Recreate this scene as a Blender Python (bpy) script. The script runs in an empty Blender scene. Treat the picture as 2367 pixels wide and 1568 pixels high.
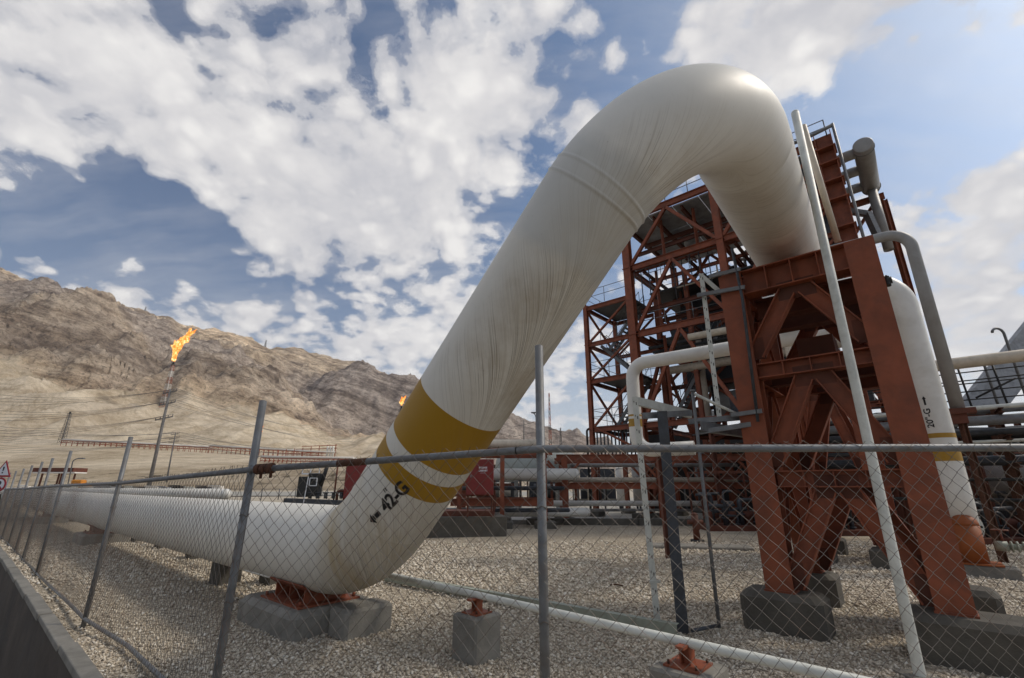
import bpy, math, random
import numpy as np
from mathutils import Vector, Matrix
from math import radians as RAD, sin, cos, pi
random.seed(7); rng = np.random.default_rng(11)
SC = bpy.context.scene; COL = SC.collection
# ---------------------------------------------------------------- camera
EYE = 1.82; F = 1052.0; CX, CY = 1183.5, 784.0; TH = RAD(17.86)
cam = bpy.data.cameras.new('camera'); co = bpy.data.objects.new('camera', cam); COL.objects.link(co)
co.location = (0, 0, EYE); co.rotation_euler = (RAD(90) + TH, 0, 0)
cam.sensor_width = 36.0; cam.lens = 36.0 * F / 2367.0; cam.clip_start = 0.1; cam.clip_end = 20000
SC.camera = co
SC.render.resolution_x = 1024; SC.render.resolution_y = 678
SC.view_settings.view_transform = 'Standard'; SC.view_settings.look = 'None'
SC.view_settings.gamma = 1.0; SC.view_settings.exposure = 0.46
SC.cycles.volume_bounces = 0; SC.cycles.max_bounces = 6; SC.cycles.transparent_max_bounces = 12
SC.cycles.use_denoising = True
CT, ST = cos(TH), sin(TH)
def ray(px, py):
    yu = CY - py
    return Vector((px - CX, F * CT - yu * ST, F * ST + yu * CT))
def at(px, py, fwd):            # world point seen at a photo position, fwd metres ahead
    r = ray(px, py); s = fwd / r.y
    return Vector((r.x * s, fwd, EYE + r.z * s))
def gnd(px, py, h=0.0):
    r = ray(px, py); s = (h - EYE) / r.z
    return Vector((r.x * s, r.y * s, h))
# ---------------------------------------------------------------- world
SUN_EL, SUN_AZ = 46.0, 85.0
sd = Vector((sin(RAD(SUN_AZ)) * cos(RAD(SUN_EL)), cos(RAD(SUN_AZ)) * cos(RAD(SUN_EL)), sin(RAD(SUN_EL))))
W = bpy.data.worlds.new("World"); SC.world = W; W.use_nodes = True
wt = W.node_tree; wt.nodes.clear()
def NN(t, k, **kw):
    n = t.nodes.new(k)
    for a, b in kw.items(): setattr(n, a, b)
    return n
def math_(t, op, a, b=None, c=None, clamp=False):
    n = NN(t, 'ShaderNodeMath', operation=op); n.use_clamp = clamp
    for i, v in enumerate((a, b, c)):
        if v is None: continue
        if isinstance(v, (int, float)): n.inputs[i].default_value = v
        else: t.links.new(v, n.inputs[i])
    return n.outputs[0]
def vmath(t, op, a, b=None, out=0):
    n = NN(t, 'ShaderNodeVectorMath', operation=op)
    for i, v in enumerate((a, b)):
        if v is None: continue
        if isinstance(v, (tuple, list, Vector)): n.inputs[i].default_value = tuple(v)
        else: t.links.new(v, n.inputs[i])
    return n.outputs[out]
def noise(t, vec, scale, detail=4, rough=.55, dist=0.0, out='Fac'):
    n = NN(t, 'ShaderNodeTexNoise'); n.inputs['Scale'].default_value = scale
    n.inputs['Detail'].default_value = detail; n.inputs['Roughness'].default_value = rough
    n.inputs['Distortion'].default_value = dist
    if vec is not None: t.links.new(vec, n.inputs['Vector'])
    return n.outputs[out]
def ramp(t, fac, stops, interp='LINEAR'):
    n = NN(t, 'ShaderNodeValToRGB'); cr = n.color_ramp; cr.interpolation = interp
    while len(cr.elements) < len(stops): cr.elements.new(0.5)
    for e, (p, c) in zip(cr.elements, stops):
        e.position = p; e.color = (c, c, c, 1) if isinstance(c, (int, float)) else (*c, 1)
    t.links.new(fac, n.inputs[0]); return n.outputs[0]
def mixc(t, fac, a, b, mode='MIX'):
    n = NN(t, 'ShaderNodeMix', data_type='RGBA', blend_type=mode)
    for i, v in ((0, fac), (6, a), (7, b)):
        if isinstance(v, (int, float)): n.inputs[i].default_value = v
        elif isinstance(v, (tuple, list)): n.inputs[i].default_value = (*v, 1)
        else: t.links.new(v, n.inputs[i])
    return n.outputs[2]
sky = NN(wt, 'ShaderNodeTexSky', sky_type='NISHITA'); sky.sun_disc = False
sky.sun_elevation = RAD(SUN_EL); sky.sun_rotation = RAD(SUN_AZ)
sky.air_density = 1.0; sky.dust_density = 2.2; sky.ozone_density = 1.4; sky.altitude = 50
gen = NN(wt, 'ShaderNodeTexCoord').outputs['Generated']
dirn = vmath(wt, 'NORMALIZE', gen)
sx = NN(wt, 'ShaderNodeSeparateXYZ'); wt.links.new(dirn, sx.inputs[0])
zz = math_(wt, 'MAXIMUM', sx.outputs[2], 0.0)
den = math_(wt, 'ADD', zz, 0.38)
cb = NN(wt, 'ShaderNodeCombineXYZ')
wt.links.new(math_(wt, 'DIVIDE', sx.outputs[0], den), cb.inputs[0])
wt.links.new(math_(wt, 'DIVIDE', sx.outputs[1], den), cb.inputs[1])
def noise2(*a, **k):
    o = noise(*a, **k); o.node.noise_dimensions = '2D'; return o
P = cb.outputs[0]
warp = vmath(wt, 'SCALE', vmath(wt, 'SUBTRACT', noise2(wt, P, 3.0, 3, .6, out='Color'), (.5, .5, .5)))
warp.node.inputs['Scale'].default_value = 0.075
PW = vmath(wt, 'ADD', P, warp)
n1 = noise2(wt, PW, 4.0, 8, .56)
n2 = noise2(wt, PW, 1.3, 3, .5)
n3 = noise2(wt, PW, 18.0, 8, .66)
vo = NN(wt, 'ShaderNodeTexVoronoi', feature='SMOOTH_F1', voronoi_dimensions='2D'); vo.inputs['Scale'].default_value = 8.2; vo.inputs['Smoothness'].default_value = .6
try:
    vo.inputs['Detail'].default_value = 2.0; vo.inputs['Roughness'].default_value = .5
except Exception: pass
wt.links.new(PW, vo.inputs['Vector'])
vo2 = NN(wt, 'ShaderNodeTexVoronoi', feature='SMOOTH_F1', voronoi_dimensions='2D'); vo2.inputs['Scale'].default_value = 21; vo2.inputs['Smoothness'].default_value = .5; wt.links.new(PW, vo2.inputs['Vector'])
puff = math_(wt, 'ADD', math_(wt, 'SUBTRACT', 0.46, vo.outputs['Distance']), math_(wt, 'MULTIPLY', math_(wt, 'SUBTRACT', .42, vo2.outputs['Distance']), .60))
# large cloud banks and clear gaps: (photo x, y, radius in px, weight)
BLOBS = [(130,230,260,.26),(430,190,220,.20),(640,330,200,.24),(760,470,170,.26),(900,470,190,.26),(690,560,150,.22),(960,620,120,.10),(1120,400,120,.20),(1000,150,260,.20),(1250,90,140,.10),
 (60,60,220,.18),(430,50,70,-.16),(590,90,60,-.10),(840,190,80,-.16),(760,220,60,-.08),(300,500,150,-.42),(430,520,110,-.36),(150,560,120,-.26),(60,430,110,-.06),(20,560,120,-.16),
 (600,640,110,-.26),(480,660,80,-.2),(800,690,100,-.16),(1060,640,80,-.14),(300,690,110,.14),(160,650,90,.12),(560,740,120,.22),(800,790,110,.24),(930,830,110,.22),(1050,700,70,.08),(430,600,60,-.1),
 (1180,480,90,-.16),(1290,270,70,.14),(1400,190,110,.16),(1290,160,60,-.1),(1480,110,90,-.16),(1650,100,150,.14),(1900,60,180,.34),(2150,20,180,.34),(1780,170,90,.16),
 (2150,250,200,-.46),(1930,280,150,-.30),(2300,180,160,-.36),(2080,400,90,-.16),(2200,430,80,.30),(2320,420,90,.34),(2060,500,80,.12),(2150,560,80,-.02),(2250,620,150,.26),(2360,520,90,.2),(2180,720,130,.22),(2330,780,140,.26),(1300,900,150,.06),(1180,830,60,.12),(1640,470,100,.12)]
acc = None
for (bx, by, br, bw) in BLOBS:
    r0 = ray(bx, by).normalized(); r1 = ray(bx + br * .7, by + br * .7 if by < 784 else by - br * .7).normalized()
    k = -1.0 / max(r0.dot(r1) - 1, -1) if r0.dot(r1) < 1 else 50
    k = 1.0 / (1 - r0.dot(r1))
    d0 = vmath(wt, 'DOT_PRODUCT', dirn, r0, out='Value')
    g = math_(wt, 'EXPONENT', math_(wt, 'MULTIPLY', math_(wt, 'SUBTRACT', d0, 1.0), k))
    acc = math_(wt, 'MULTIPLY', g, bw) if acc is None else math_(wt, 'MULTIPLY_ADD', g, bw, acc)
cov = math_(wt, 'ADD', math_(wt, 'ADD', math_(wt, 'MULTIPLY', n1, 1.25), math_(wt, 'MULTIPLY', n2, .45)), math_(wt, 'MULTIPLY', n3, .62))
cov = math_(wt, 'ADD', cov, math_(wt, 'MULTIPLY', puff, .62))
cov = math_(wt, 'ADD', cov, math_(wt, 'MULTIPLY', acc, 1.15))
mask = ramp(wt, math_(wt, 'SUBTRACT', cov, 0.555), [(0.35, 0.0), (0.48, .34), (0.58, 0.78), (0.80, 1.0)], 'EASE')
mpt = NN(wt, 'ShaderNodeMapping'); mpt.inputs['Scale'].default_value = (1.3, 6.5, 1); mpt.inputs['Rotation'].default_value = (0, 0, RAD(-28)); wt.links.new(PW, mpt.inputs[0])
thin = math_(wt, 'MULTIPLY', ramp(wt, math_(wt, 'ADD', math_(wt, 'MULTIPLY', noise2(wt, mpt.outputs[0], 1.2, 7, .62), .6), math_(wt, 'MULTIPLY', noise2(wt, P, 1.6, 5, .6), .4)), [(.44, .06), (.62, .80)]), .30)
mask = math_(wt, 'MAXIMUM', mask, thin, clamp=True)
sh_ = math_(wt, 'ADD', math_(wt, 'ADD', math_(wt, 'MULTIPLY', noise2(wt, PW, 2.6, 7, .62), .40), math_(wt, 'MULTIPLY', noise2(wt, PW, 8.0, 7, .62), .28)), math_(wt, 'MULTIPLY', math_(wt, 'MULTIPLY_ADD', math_(wt, 'MAXIMUM', puff, -.15), .8, .42), .32))
shade = ramp(wt, sh_, [(0.36, (4.2, 4.2, 4.45)), (0.46, (5.3, 5.2, 5.25)), (0.58, (6.6, 6.45, 6.3))])
hz = ramp(wt, sx.outputs[2], [(0.0, 1.0), (0.10, .70), (0.28, .20), (0.55, 0.04)])
skyc = mixc(wt, 1.0, sky.outputs[0], (.72, .83, .92), 'MULTIPLY')
# deeper blue to the left, away from the sun
lr = ramp(wt, math_(wt, 'MULTIPLY_ADD', sx.outputs[0], .5, .5), [(0.1, (.40, .54, .64)), (0.5, (.58, .71, .78)), (0.85, (.98, 1.0, 1.0))])
skyc = mixc(wt, 1.0, skyc, lr, 'MULTIPLY')
full = mixc(wt, mask, skyc, shade)
full = mixc(wt, math_(wt, 'MULTIPLY', hz, .75), full, (5.9, 5.85, 5.85))
bg = NN(wt, 'ShaderNodeBackground'); bg.inputs[1].default_value = 0.10
wt.links.new(full, bg.inputs[0])
wo = NN(wt, 'ShaderNodeOutputWorld'); wt.links.new(bg.outputs[0], wo.inputs[0])
sl = bpy.data.lights.new('sun', 'SUN'); so = bpy.data.objects.new('sun', sl); COL.objects.link(so)
sl.energy = 1.5; sl.angle = RAD(10); sl.color = (1.0, .90, .77)
so.rotation_euler = sd.to_track_quat('Z', 'Y').to_euler()
# ---------------------------------------------------------------- materials
M = {}
def mat(name, base, rough=.7, metal=0.0, var=.18, scale=3.0, dirt=None, dirt_amt=.5, dirt_scale=1.2, bump=.0, bump_scale=40, spec=.4, emit=None, estr=0, vary_hue=None):
    m = bpy.data.materials.new(name); m.use_nodes = True; t = m.node_tree
    b = t.nodes['Principled BSDF']; b.inputs['Roughness'].default_value = rough; b.inputs['Metallic'].default_value = metal
    b.inputs['Specular IOR Level'].default_value = spec
    g = NN(t, 'ShaderNodeNewGeometry').outputs['Position']
    lo = tuple(c * (1 - var) for c in base); hi = tuple(min(1, c * (1 + var)) for c in (vary_hue or base))
    f = ramp(t, noise(t, g, scale, 6, .6), [(.3, 0.0), (.7, 1.0)])
    c = mixc(t, f, lo, hi)
    if dirt:
        df = ramp(t, noise(t, g, dirt_scale, 8, .68, .6), [(.47, 0.0), (.66, 1.0)])
        c = mixc(t, math_(t, 'MULTIPLY', df, dirt_amt), c, dirt)
    t.links.new(c, b.inputs['Base Color'])
    rr = math_(t, 'MULTIPLY_ADD', noise(t, g, scale * 3, 4, .6), .3, rough - .15); t.links.new(rr, b.inputs['Roughness'])
    if bump:
        bn = NN(t, 'ShaderNodeBump'); bn.inputs['Strength'].default_value = bump; bn.inputs['Distance'].default_value = .01
        t.links.new(noise(t, g, bump_scale, 6, .65), bn.inputs['Height']); t.links.new(bn.outputs[0], b.inputs['Normal'])
    if emit:
        b.inputs['Emission Color'].default_value = (*emit, 1); b.inputs['Emission Strength'].default_value = estr
    M[name] = m; return m
mat('red_steel', (.228, .062, .027), .62, var=.22, scale=2.2, dirt=(.085, .036, .024), dirt_amt=.45, dirt_scale=2.4, bump=.15)
mat('dark_red_steel', (.12, .036, .019), .7, var=.25, scale=2.0, dirt=(.06, .03, .02), dirt_amt=.5)
mat('orange_steel', (.27, .072, .016), .6, var=.12, dirt=(.2, .06, .02), dirt_amt=.4)
mat('white_paint', (.66, .645, .60), .42, var=.07, scale=1.4, dirt=(.40, .36, .29), dirt_amt=.35, dirt_scale=1.0)
mat('pale_paint', (.60, .61, .56), .5, var=.10, scale=6, dirt=(.34, .34, .30), dirt_amt=.45, dirt_scale=4)
mat('cream_paint', (.55, .48, .38), .5, var=.10, scale=6, dirt=(.34, .28, .2), dirt_amt=.45, dirt_scale=4)
mat('green_grey_paint', (.30, .32, .26), .6, var=.12, scale=5, dirt=(.14, .14, .10), dirt_amt=.5, dirt_scale=3)
mat('grey_pipe_paint', (.27, .265, .255), .5, var=.10, dirt=(.18, .17, .15), dirt_amt=.4)
mat('galvanised', (.165, .172, .178), .5, metal=.25, var=.22, scale=9, dirt=(.15, .13, .115), dirt_amt=.6, dirt_scale=5, bump=.2, bump_scale=90)
mat('dark_steel', (.058, .064, .074), .55, metal=.25, var=.25, scale=8, dirt=(.05, .045, .04), dirt_amt=.5, dirt_scale=6)
mat('wire', (.155, .138, .118), .55, metal=.4, var=.3, scale=4, dirt=(.17, .085, .045), dirt_amt=.55, dirt_scale=2.5)
mat('rust', (.085, .036, .02), .9, var=.35, scale=25, bump=.6, bump_scale=60)
mat('black', (.018, .018, .018), .6, var=.3)
mat('black_paint', (.014, .013, .013), .6, var=.2, scale=20)
mat('yellow_paint', (.36, .20, .016), .42, var=.10, dirt=(.24, .14, .02), dirt_amt=.4, dirt_scale=1.5)
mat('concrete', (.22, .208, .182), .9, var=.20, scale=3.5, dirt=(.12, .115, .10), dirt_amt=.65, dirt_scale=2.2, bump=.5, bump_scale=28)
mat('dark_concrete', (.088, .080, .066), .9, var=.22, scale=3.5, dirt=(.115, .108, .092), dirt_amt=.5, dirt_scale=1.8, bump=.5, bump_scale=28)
mat('cabinet_red', (.17, .016, .013), .45, var=.10, dirt=(.12, .02, .018), dirt_amt=.4)
mat('deck_grey', (.30, .315, .335), .6, var=.15, dirt=(.08, .08, .08), dirt_amt=.5)
mat('tank_grey', (.30, .32, .29), .5, var=.10)
mat('sign_white', (.66, .67, .70), .4, var=.05); mat('sign_red', (.30, .012, .025), .4, var=.08)
mat('orange_bag', (.55, .22, .03), .7)
mat('pole_grey', (.16, .15, .14), .8, var=.2)
mat('far_red', (.36, .09, .04), .7, var=.15); mat('far_white', (.70, .66, .60), .6, var=.08)
mat('asphalt_grey', (.30, .285, .25), .9, var=.08)
# big-pipe paint: drip streaks follow the surface (uv.x is constant along a drip, uv.y = angle from the crown)
def pipe_paint(name, base, streak=1.0):
    s0_ = 55.0; m = bpy.data.materials.new(name); m.use_nodes = True; t = m.node_tree; b = t.nodes['Principled BSDF']
    uv = NN(t, 'ShaderNodeUVMap'); uv.uv_map = 'drip'
    uvs = NN(t, 'ShaderNodeUVMap'); uvs.uv_map = 'along'
    g = NN(t, 'ShaderNodeNewGeometry').outputs['Position']
    mp = NN(t, 'ShaderNodeMapping'); mp.inputs['Scale'].default_value = (46, 1.0, 1); t.links.new(uv.outputs[0], mp.inputs[0])
    s1 = noise(t, mp.outputs[0], 1.0, 5, .68, .35)
    mp2 = NN(t, 'ShaderNodeMapping'); mp2.inputs['Scale'].default_value = (9, .8, 1); t.links.new(uv.outputs[0], mp2.inputs[0])
    s2 = noise(t, mp2.outputs[0], 1.0, 3, .6)
    sp = NN(t, 'ShaderNodeSeparateXYZ'); t.links.new(uvs.outputs[0], sp.inputs[0])
    phi = sp.outputs[1]
    under = ramp(t, math_(t, 'MULTIPLY_ADD', noise(t, g, 1.4, 4, .6), .5, math_(t, 'SUBTRACT', phi, .25)), [(.46, 0.0), (.86, 1.0)])
    zone = ramp(t, math_(t, 'DIVIDE', math_(t, 'SUBTRACT', sp.outputs[0], s0_), 33.0), [(0, .12), (.56, .20), (.60, .75), (.63, .75), (.645, .35), (.68, .55), (.70, 1.0), (.738, 1.0), (.744, .30), (.768, .40), (.7715, 1.0), (.79, .45), (.81, .14), (.88, .34), (1.0, .34)])
    under = math_(t, 'MULTIPLY', under, zone)
    sfr = math_(t, 'DIVIDE', math_(t, 'SUBTRACT', math_(t, 'ADD', sp.outputs[0], math_(t, 'MULTIPLY', math_(t, 'SUBTRACT', noise(t, g, 2.2, 5, .6), .5), .22)), s0_), 33.0)
    tone = ramp(t, sfr, [(0, (1, 1, 1)), (.6, (1, .985, .95)), (.739, (1, .985, .94)), (.7415, (.86, .875, .875)), (.7695, (.85, .865, .865)), (.7715, (1.02, 1.015, .99)), (.84, (1.02, 1.015, 1.0)), (.8485, (1.02, 1.015, 1.0)), (.852, (.95, .935, .91)), (1.0, (.97, .94, .90))])
    f1 = ramp(t, s1, [(.52, 0.0), (.585, 1.0)])
    f2 = ramp(t, s2, [(.46, 0.0), (.72, 1.0)])
    n0 = ramp(t, noise(t, g, 1.0, 6, .6), [(.3, 0.0), (.7, 1.0)])
    c = mixc(t, n0, tuple(x * .90 for x in base), base)
    c = mixc(t, 1.0, c, tone, 'MULTIPLY')
    stn = ramp(t, math_(t, 'ADD', sfr, math_(t, 'MULTIPLY', phi, .012)), [(.606, 0.0), (.617, .80 * streak), (.6195, .85 * streak), (.622, .20 * streak), (.640, .42 * streak), (.644, 0.0)])
    c = mixc(t, math_(t, 'MULTIPLY', stn, ramp(t, s2, [(.36, .25), (.6, 1.0)])), c, (.40, .29, .12))
    if streak:
        c = mixc(t, math_(t, 'MULTIPLY', math_(t, 'MULTIPLY', f2, under), .48 * streak), c, (.37, .30, .19))
        c = mixc(t, math_(t, 'MULTIPLY', math_(t, 'MULTIPLY', f1, under), .70 * streak), c, (.15, .12, .08))
        brown = ramp(t, math_(t, 'MULTIPLY', under, ramp(t, noise(t, g, .8, 7, .66), [(.46, 0.0), (.66, 1.0)])), [(0, 0.0), (1, .8 * streak)])
        c = mixc(t, brown, c, (.34, .265, .17))
        spk = ramp(t, noise(t, g, 26, 3, .6), [(.70, 0.0), (.78, .5)])
        c = mixc(t, spk, c, (.22, .18, .13))
    t.links.new(c, b.inputs['Base Color'])
    b.inputs['Specular IOR Level'].default_value = .28
    t.links.new(math_(t, 'MULTIPLY_ADD', noise(t, g, 3, 5, .6), .22, .40), b.inputs['Roughness'])
    bn = NN(t, 'ShaderNodeBump'); bn.inputs['Strength'].default_value = .12; bn.inputs['Distance'].default_value = .004
    t.links.new(math_(t, 'ADD', math_(t, 'MULTIPLY', s1, .6), noise(t, g, 7, 4, .6)), bn.inputs['Height']); t.links.new(bn.outputs[0], b.inputs['Normal'])
    M[name] = m; return m
pipe_paint('wrap_paint', (.67, .652, .605)); pipe_paint('band_paint', (.36, .20, .014), .25)
pipe_paint('far_wrap_paint', (.64, .62, .575), .35)
# ---------------------------------------------------------------- mesh builder
class MB:
    def __init__(s): s.v = []; s.f = []; s.sm = []; s.mi = []; s.pc = []; s.pid = 0; s.hold = False
    def add(s, vs, fs, smooth=False, mi=0):
        o = len(s.v); s.v.extend([tuple(v) for v in vs])
        if not s.hold: s.pid += 1
        s.pc += [s.pid] * len(fs)
        for f in fs: s.f.append([o + i for i in f]); s.sm.append(smooth); s.mi.append(mi)
        return s
    def box(s, c, size, ax=None, bev=0.0, mi=0):
        c = Vector(c); hx, hy, hz = [k / 2 for k in size]
        X, Y, Z = ax or (Vector((1, 0, 0)), Vector((0, 1, 0)), Vector((0, 0, 1)))
        if bev <= 0:
            vs = [c + X * (a * hx) + Y * (b * hy) + Z * (d * hz) for a in (-1, 1) for b in (-1, 1) for d in (-1, 1)]
            return s.add(vs, [(0, 1, 3, 2), (4, 6, 7, 5), (0, 4, 5, 1), (2, 3, 7, 6), (0, 2, 6, 4), (1, 5, 7, 3)], mi=mi)
        b = bev; rings = []
        for (z, ins) in ((-hz, 0), (hz - b, 0), (hz, b)):
            x, y = hx - ins, hy - ins; q = b
            pts = [(x - q, -y), (x, -y + q), (x, y - q), (x - q, y), (-x + q, y), (-x, y - q), (-x, -y + q), (-x + q, -y)]
            rings.append([c + X * px + Y * py + Z * z for px, py in pts])
        vs = sum(rings, []); fs = []
        for r in range(2):
            for i in range(8): j = (i + 1) % 8; fs.append((r * 8 + i, r * 8 + j, r * 8 + 8 + j, r * 8 + 8 + i))
        fs.append(tuple(range(16, 24))); fs.append(tuple(reversed(range(0, 8))))
        return s.add(vs, fs, mi=mi)
    def frame(s, p0, p1, up=None):
        p0 = Vector(p0); p1 = Vector(p1); a = (p1 - p0); L = a.length; a = a / max(L, 1e-9)
        u = Vector(up) if up is not None else Vector((0, 0, 1))
        if abs(a.dot(u)) > .98: u = Vector((1, 0, 0)) if abs(a.x) < .9 else Vector((0, 1, 0))
        side = a.cross(u).normalized(); u = side.cross(a).normalized()
        return p0, p1, a, L, side, u
    def bar(s, p0, p1, w, h, up=None, mi=0):
        p0, p1, a, L, sd_, u = s.frame(p0, p1, up)
        return s.box((p0 + p1) / 2, (L, w, h), (a, sd_, u), mi=mi)
    def ibeam(s, p0, p1, w, h, tf=.02, tw=.014, up=None):
        p0, p1, a, L, sd_, u = s.frame(p0, p1, up); m = (p0 + p1) / 2
        s.box(m + u * (h / 2 - tf / 2), (L, w, tf), (a, sd_, u)); s.hold = True; s.box(m - u * (h / 2 - tf / 2), (L, w, tf), (a, sd_, u))
        s.box(m, (L, tw, h - 2 * tf), (a, sd_, u)); s.hold = False; return s
    def channel(s, p0, p1, w, h, t=.006, up=None, side=1):
        p0, p1, a, L, sd_, u = s.frame(p0, p1, up); m = (p0 + p1) / 2
        s.box(m + sd_ * (side * (w / 2 - t / 2)), (L, t, h), (a, sd_, u))
        s.box(m + u * (h / 2 - t / 2) - sd_ * (side * t / 2), (L, w - t, t), (a, sd_, u))
        s.box(m - u * (h / 2 - t / 2) - sd_ * (side * t / 2), (L, w - t, t), (a, sd_, u)); return s
    def tube(s, pts, r, n=10, cap=True, closed=False, mi=0):
        pts = [Vector(p) for p in pts]; k = len(pts); rs = r if isinstance(r, (list, tuple)) else [r] * k
        vs = []; prev = None
        for i, p in enumerate(pts):
            if closed: t = (pts[(i + 1) % k] - pts[i - 1])
            else: t = pts[min(i + 1, k - 1)] - pts[max(i - 1, 0)]
            t.normalize()
            if prev is None:
                prev = Vector((0, 0, 1)) if abs(t.z) < .9 else Vector((1, 0, 0))
            u = (prev - t * prev.dot(t)).normalized(); prev = u; w = t.cross(u)
            vs += [p + (u * cos(2 * pi * j / n) + w * sin(2 * pi * j / n)) * rs[i] for j in range(n)]
        fs = []
        for i in range(k if closed else k - 1):
            i2 = (i + 1) % k
            for j in range(n): j2 = (j + 1) % n; fs.append((i * n + j, i * n + j2, i2 * n + j2, i2 * n + j))
        s.add(vs, fs, True, mi)
        if cap and not closed:
            o = len(s.v) - k * n
            s.pc += [s.pid] * 2; s.f.append([o + j for j in reversed(range(n))]); s.sm.append(False); s.mi.append(mi)
            s.f.append([o + (k - 1) * n + j for j in range(n)]); s.sm.append(False); s.mi.append(mi)
        return s
    def dome(s, p, a, r, n=12, flat=.5, rings=4):   # rounded cap at p looking along a
        a = Vector(a).normalized(); pts = []; rs = []
        for i in range(rings + 1):
            t = i / rings * pi / 2 * .995; pts.append(Vector(p) + a * (r * flat * sin(t))); rs.append(r * cos(t))
        return s.tube(pts, rs, n, cap=True)
    def build_each(s, name, m, parent=None, bevel=0):
        out = []
        for k in sorted(set(s.pc)):
            q = MB(); fs = [i for i, p in enumerate(s.pc) if p == k]; ids = sorted({i for f in fs for i in s.f[f]}); mp = {i: n for n, i in enumerate(ids)}
            q.v = [s.v[i] for i in ids]; q.f = [[mp[i] for i in s.f[f]] for f in fs]; q.sm = [s.sm[f] for f in fs]; q.mi = [s.mi[f] for f in fs]; out.append(q.build(name, m, parent, bevel))
        return out
    def build(s, name, m, parent=None, bevel=0):
        me = bpy.data.meshes.new(name)
        off = parent_loc(parent)
        vv = np.array(s.v, dtype=float) - np.array(off)
        me.from_pydata(vv.tolist(), [], s.f); me.update()
        me.polygons.foreach_set('use_smooth', s.sm); me.polygons.foreach_set('material_index', s.mi)
        for k in (m if isinstance(m, (list, tuple)) else [m]): me.materials.append(M[k])
        ob = bpy.data.objects.new(name, me); COL.objects.link(ob)
        if parent is not None: ob.parent = parent
        if bevel:
            bv = ob.modifiers.new('bevel', 'BEVEL'); bv.width = bevel; bv.segments = 2; bv.limit_method = 'ANGLE'; bv.angle_limit = RAD(40)
        return ob
def parent_loc(p):
    v = Vector((0, 0, 0))
    while p is not None: v = v + p.location; p = p.parent
    return v
def tag(o, label, cat=None, group=None, kind=None):
    if label: o['label'] = label
    if cat: o['category'] = cat
    if group: o['group'] = group
    if kind: o['kind'] = kind
    return o
def thing(name, label, cat, loc=(0, 0, 0), group=None):
    o = bpy.data.objects.new(name, None); COL.objects.link(o); o.location = Vector(loc); o.empty_display_size = .2
    return tag(o, label, cat, group)
def single(mb, name, m, label, cat, group=None, bevel=0):   # one-mesh thing with its origin at its lowest point
    v = np.array(mb.v); c = (v[:, 0].mean(), v[:, 1].mean(), v[:, 2].min())
    mb.v = [tuple(p) for p in (v - np.array(c))]
    o = mb.build(name, m, None, bevel); o.location = c
    return tag(o, label, cat, group)
def copy_tree(o, parent=None, delta=None):
    c = o.copy(); COL.objects.link(c)
    if parent is not None: c.parent = parent
    for ch in [k for k in bpy.data.objects if k.parent == o and k is not c]: copy_tree(ch, c)
    if delta is not None: c.location = o.location + Vector(delta)
    return c
def arc(p0, c, p1, r, n=8):       # polyline p0..p1 rounded at corner c
    p0, c, p1 = Vector(p0), Vector(c), Vector(p1)
    a = (p0 - c).normalized(); b = (p1 - c).normalized(); ang = a.angle(b); t = r / math.tan(ang / 2)
    ctr = c + (a + b).normalized() * (r / sin(ang / 2)); s = c + a * t; e = c + b * t
    u = (s - ctr) / r; w = (e - ctr) / r; A = u.angle(w); out = [p0]
    for i in range(n + 1):
        k = i / n; out.append(ctr + (u * sin((1 - k) * A) + w * sin(k * A)) * (r / sin(A)))
    out.append(p1); return out
def path(pts, r, n=8):            # round every inner corner
    pts = [Vector(p) for p in pts]; out = [pts[0]]
    for i in range(1, len(pts) - 1): out += arc(out[-1], pts[i], pts[i + 1], r, n)[1:-1]
    return out + [pts[-1]]
def fbm(x, y, oct=5, seed=0, rough=.5, ridged=False):
    r = np.random.default_rng(seed); tot = np.zeros_like(x, dtype=float); amp = 1; tm = 0
    for o in range(oct):
        T = r.random((256, 256)); xi = np.floor(x).astype(int); yi = np.floor(y).astype(int); fx = x - xi; fy = y - yi
        fx = fx * fx * (3 - 2 * fx); fy = fy * fy * (3 - 2 * fy); a = xi & 255; b = yi & 255; a2 = (xi + 1) & 255; b2 = (yi + 1) & 255
        v = (T[a, b] * (1 - fx) + T[a2, b] * fx) * (1 - fy) + (T[a, b2] * (1 - fx) + T[a2, b2] * fx) * fy
        if ridged: v = 1 - abs(2 * v - 1)
        tot += amp * v; tm += amp; amp *= rough; x = x * 2.03 + 17.3; y = y * 2.03 + 9.1
    return tot / tm
# ---------------------------------------------------------------- axes of the site
D = Vector((.7600, -.6499, 0)); N = Vector((.6499, .7600, 0)); Z = Vector((0, 0, 1))
def dn(a, b, z=0.0): return D * a + N * b + Z * z
def grid_mesh(name, verts, nx, ny, m, attr=None):
    me = bpy.data.meshes.new(name); me.vertices.add(nx * ny); me.vertices.foreach_set('co', verts.astype(np.float32).ravel())
    i, j = np.meshgrid(np.arange(nx - 1), np.arange(ny - 1), indexing='ij'); a = (i * ny + j).ravel()
    q = np.stack([a, a + ny, a + ny + 1, a + 1], 1)
    me.loops.add(q.size); me.loops.foreach_set('vertex_index', q.ravel().astype(np.int32))
    me.polygons.add(len(q)); me.polygons.foreach_set('loop_start', np.arange(0, q.size, 4, dtype=np.int32))
    me.polygons.foreach_set('use_smooth', np.ones(len(q), bool)); me.update(calc_edges=True)
    if attr is not None:
        for k, v in attr.items():
            at_ = me.attributes.new(k, 'FLOAT', 'POINT'); at_.data.foreach_set('value', v.astype(np.float32).ravel())
    me.materials.append(m); o = bpy.data.objects.new(name, me); COL.objects.link(o); return o
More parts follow.
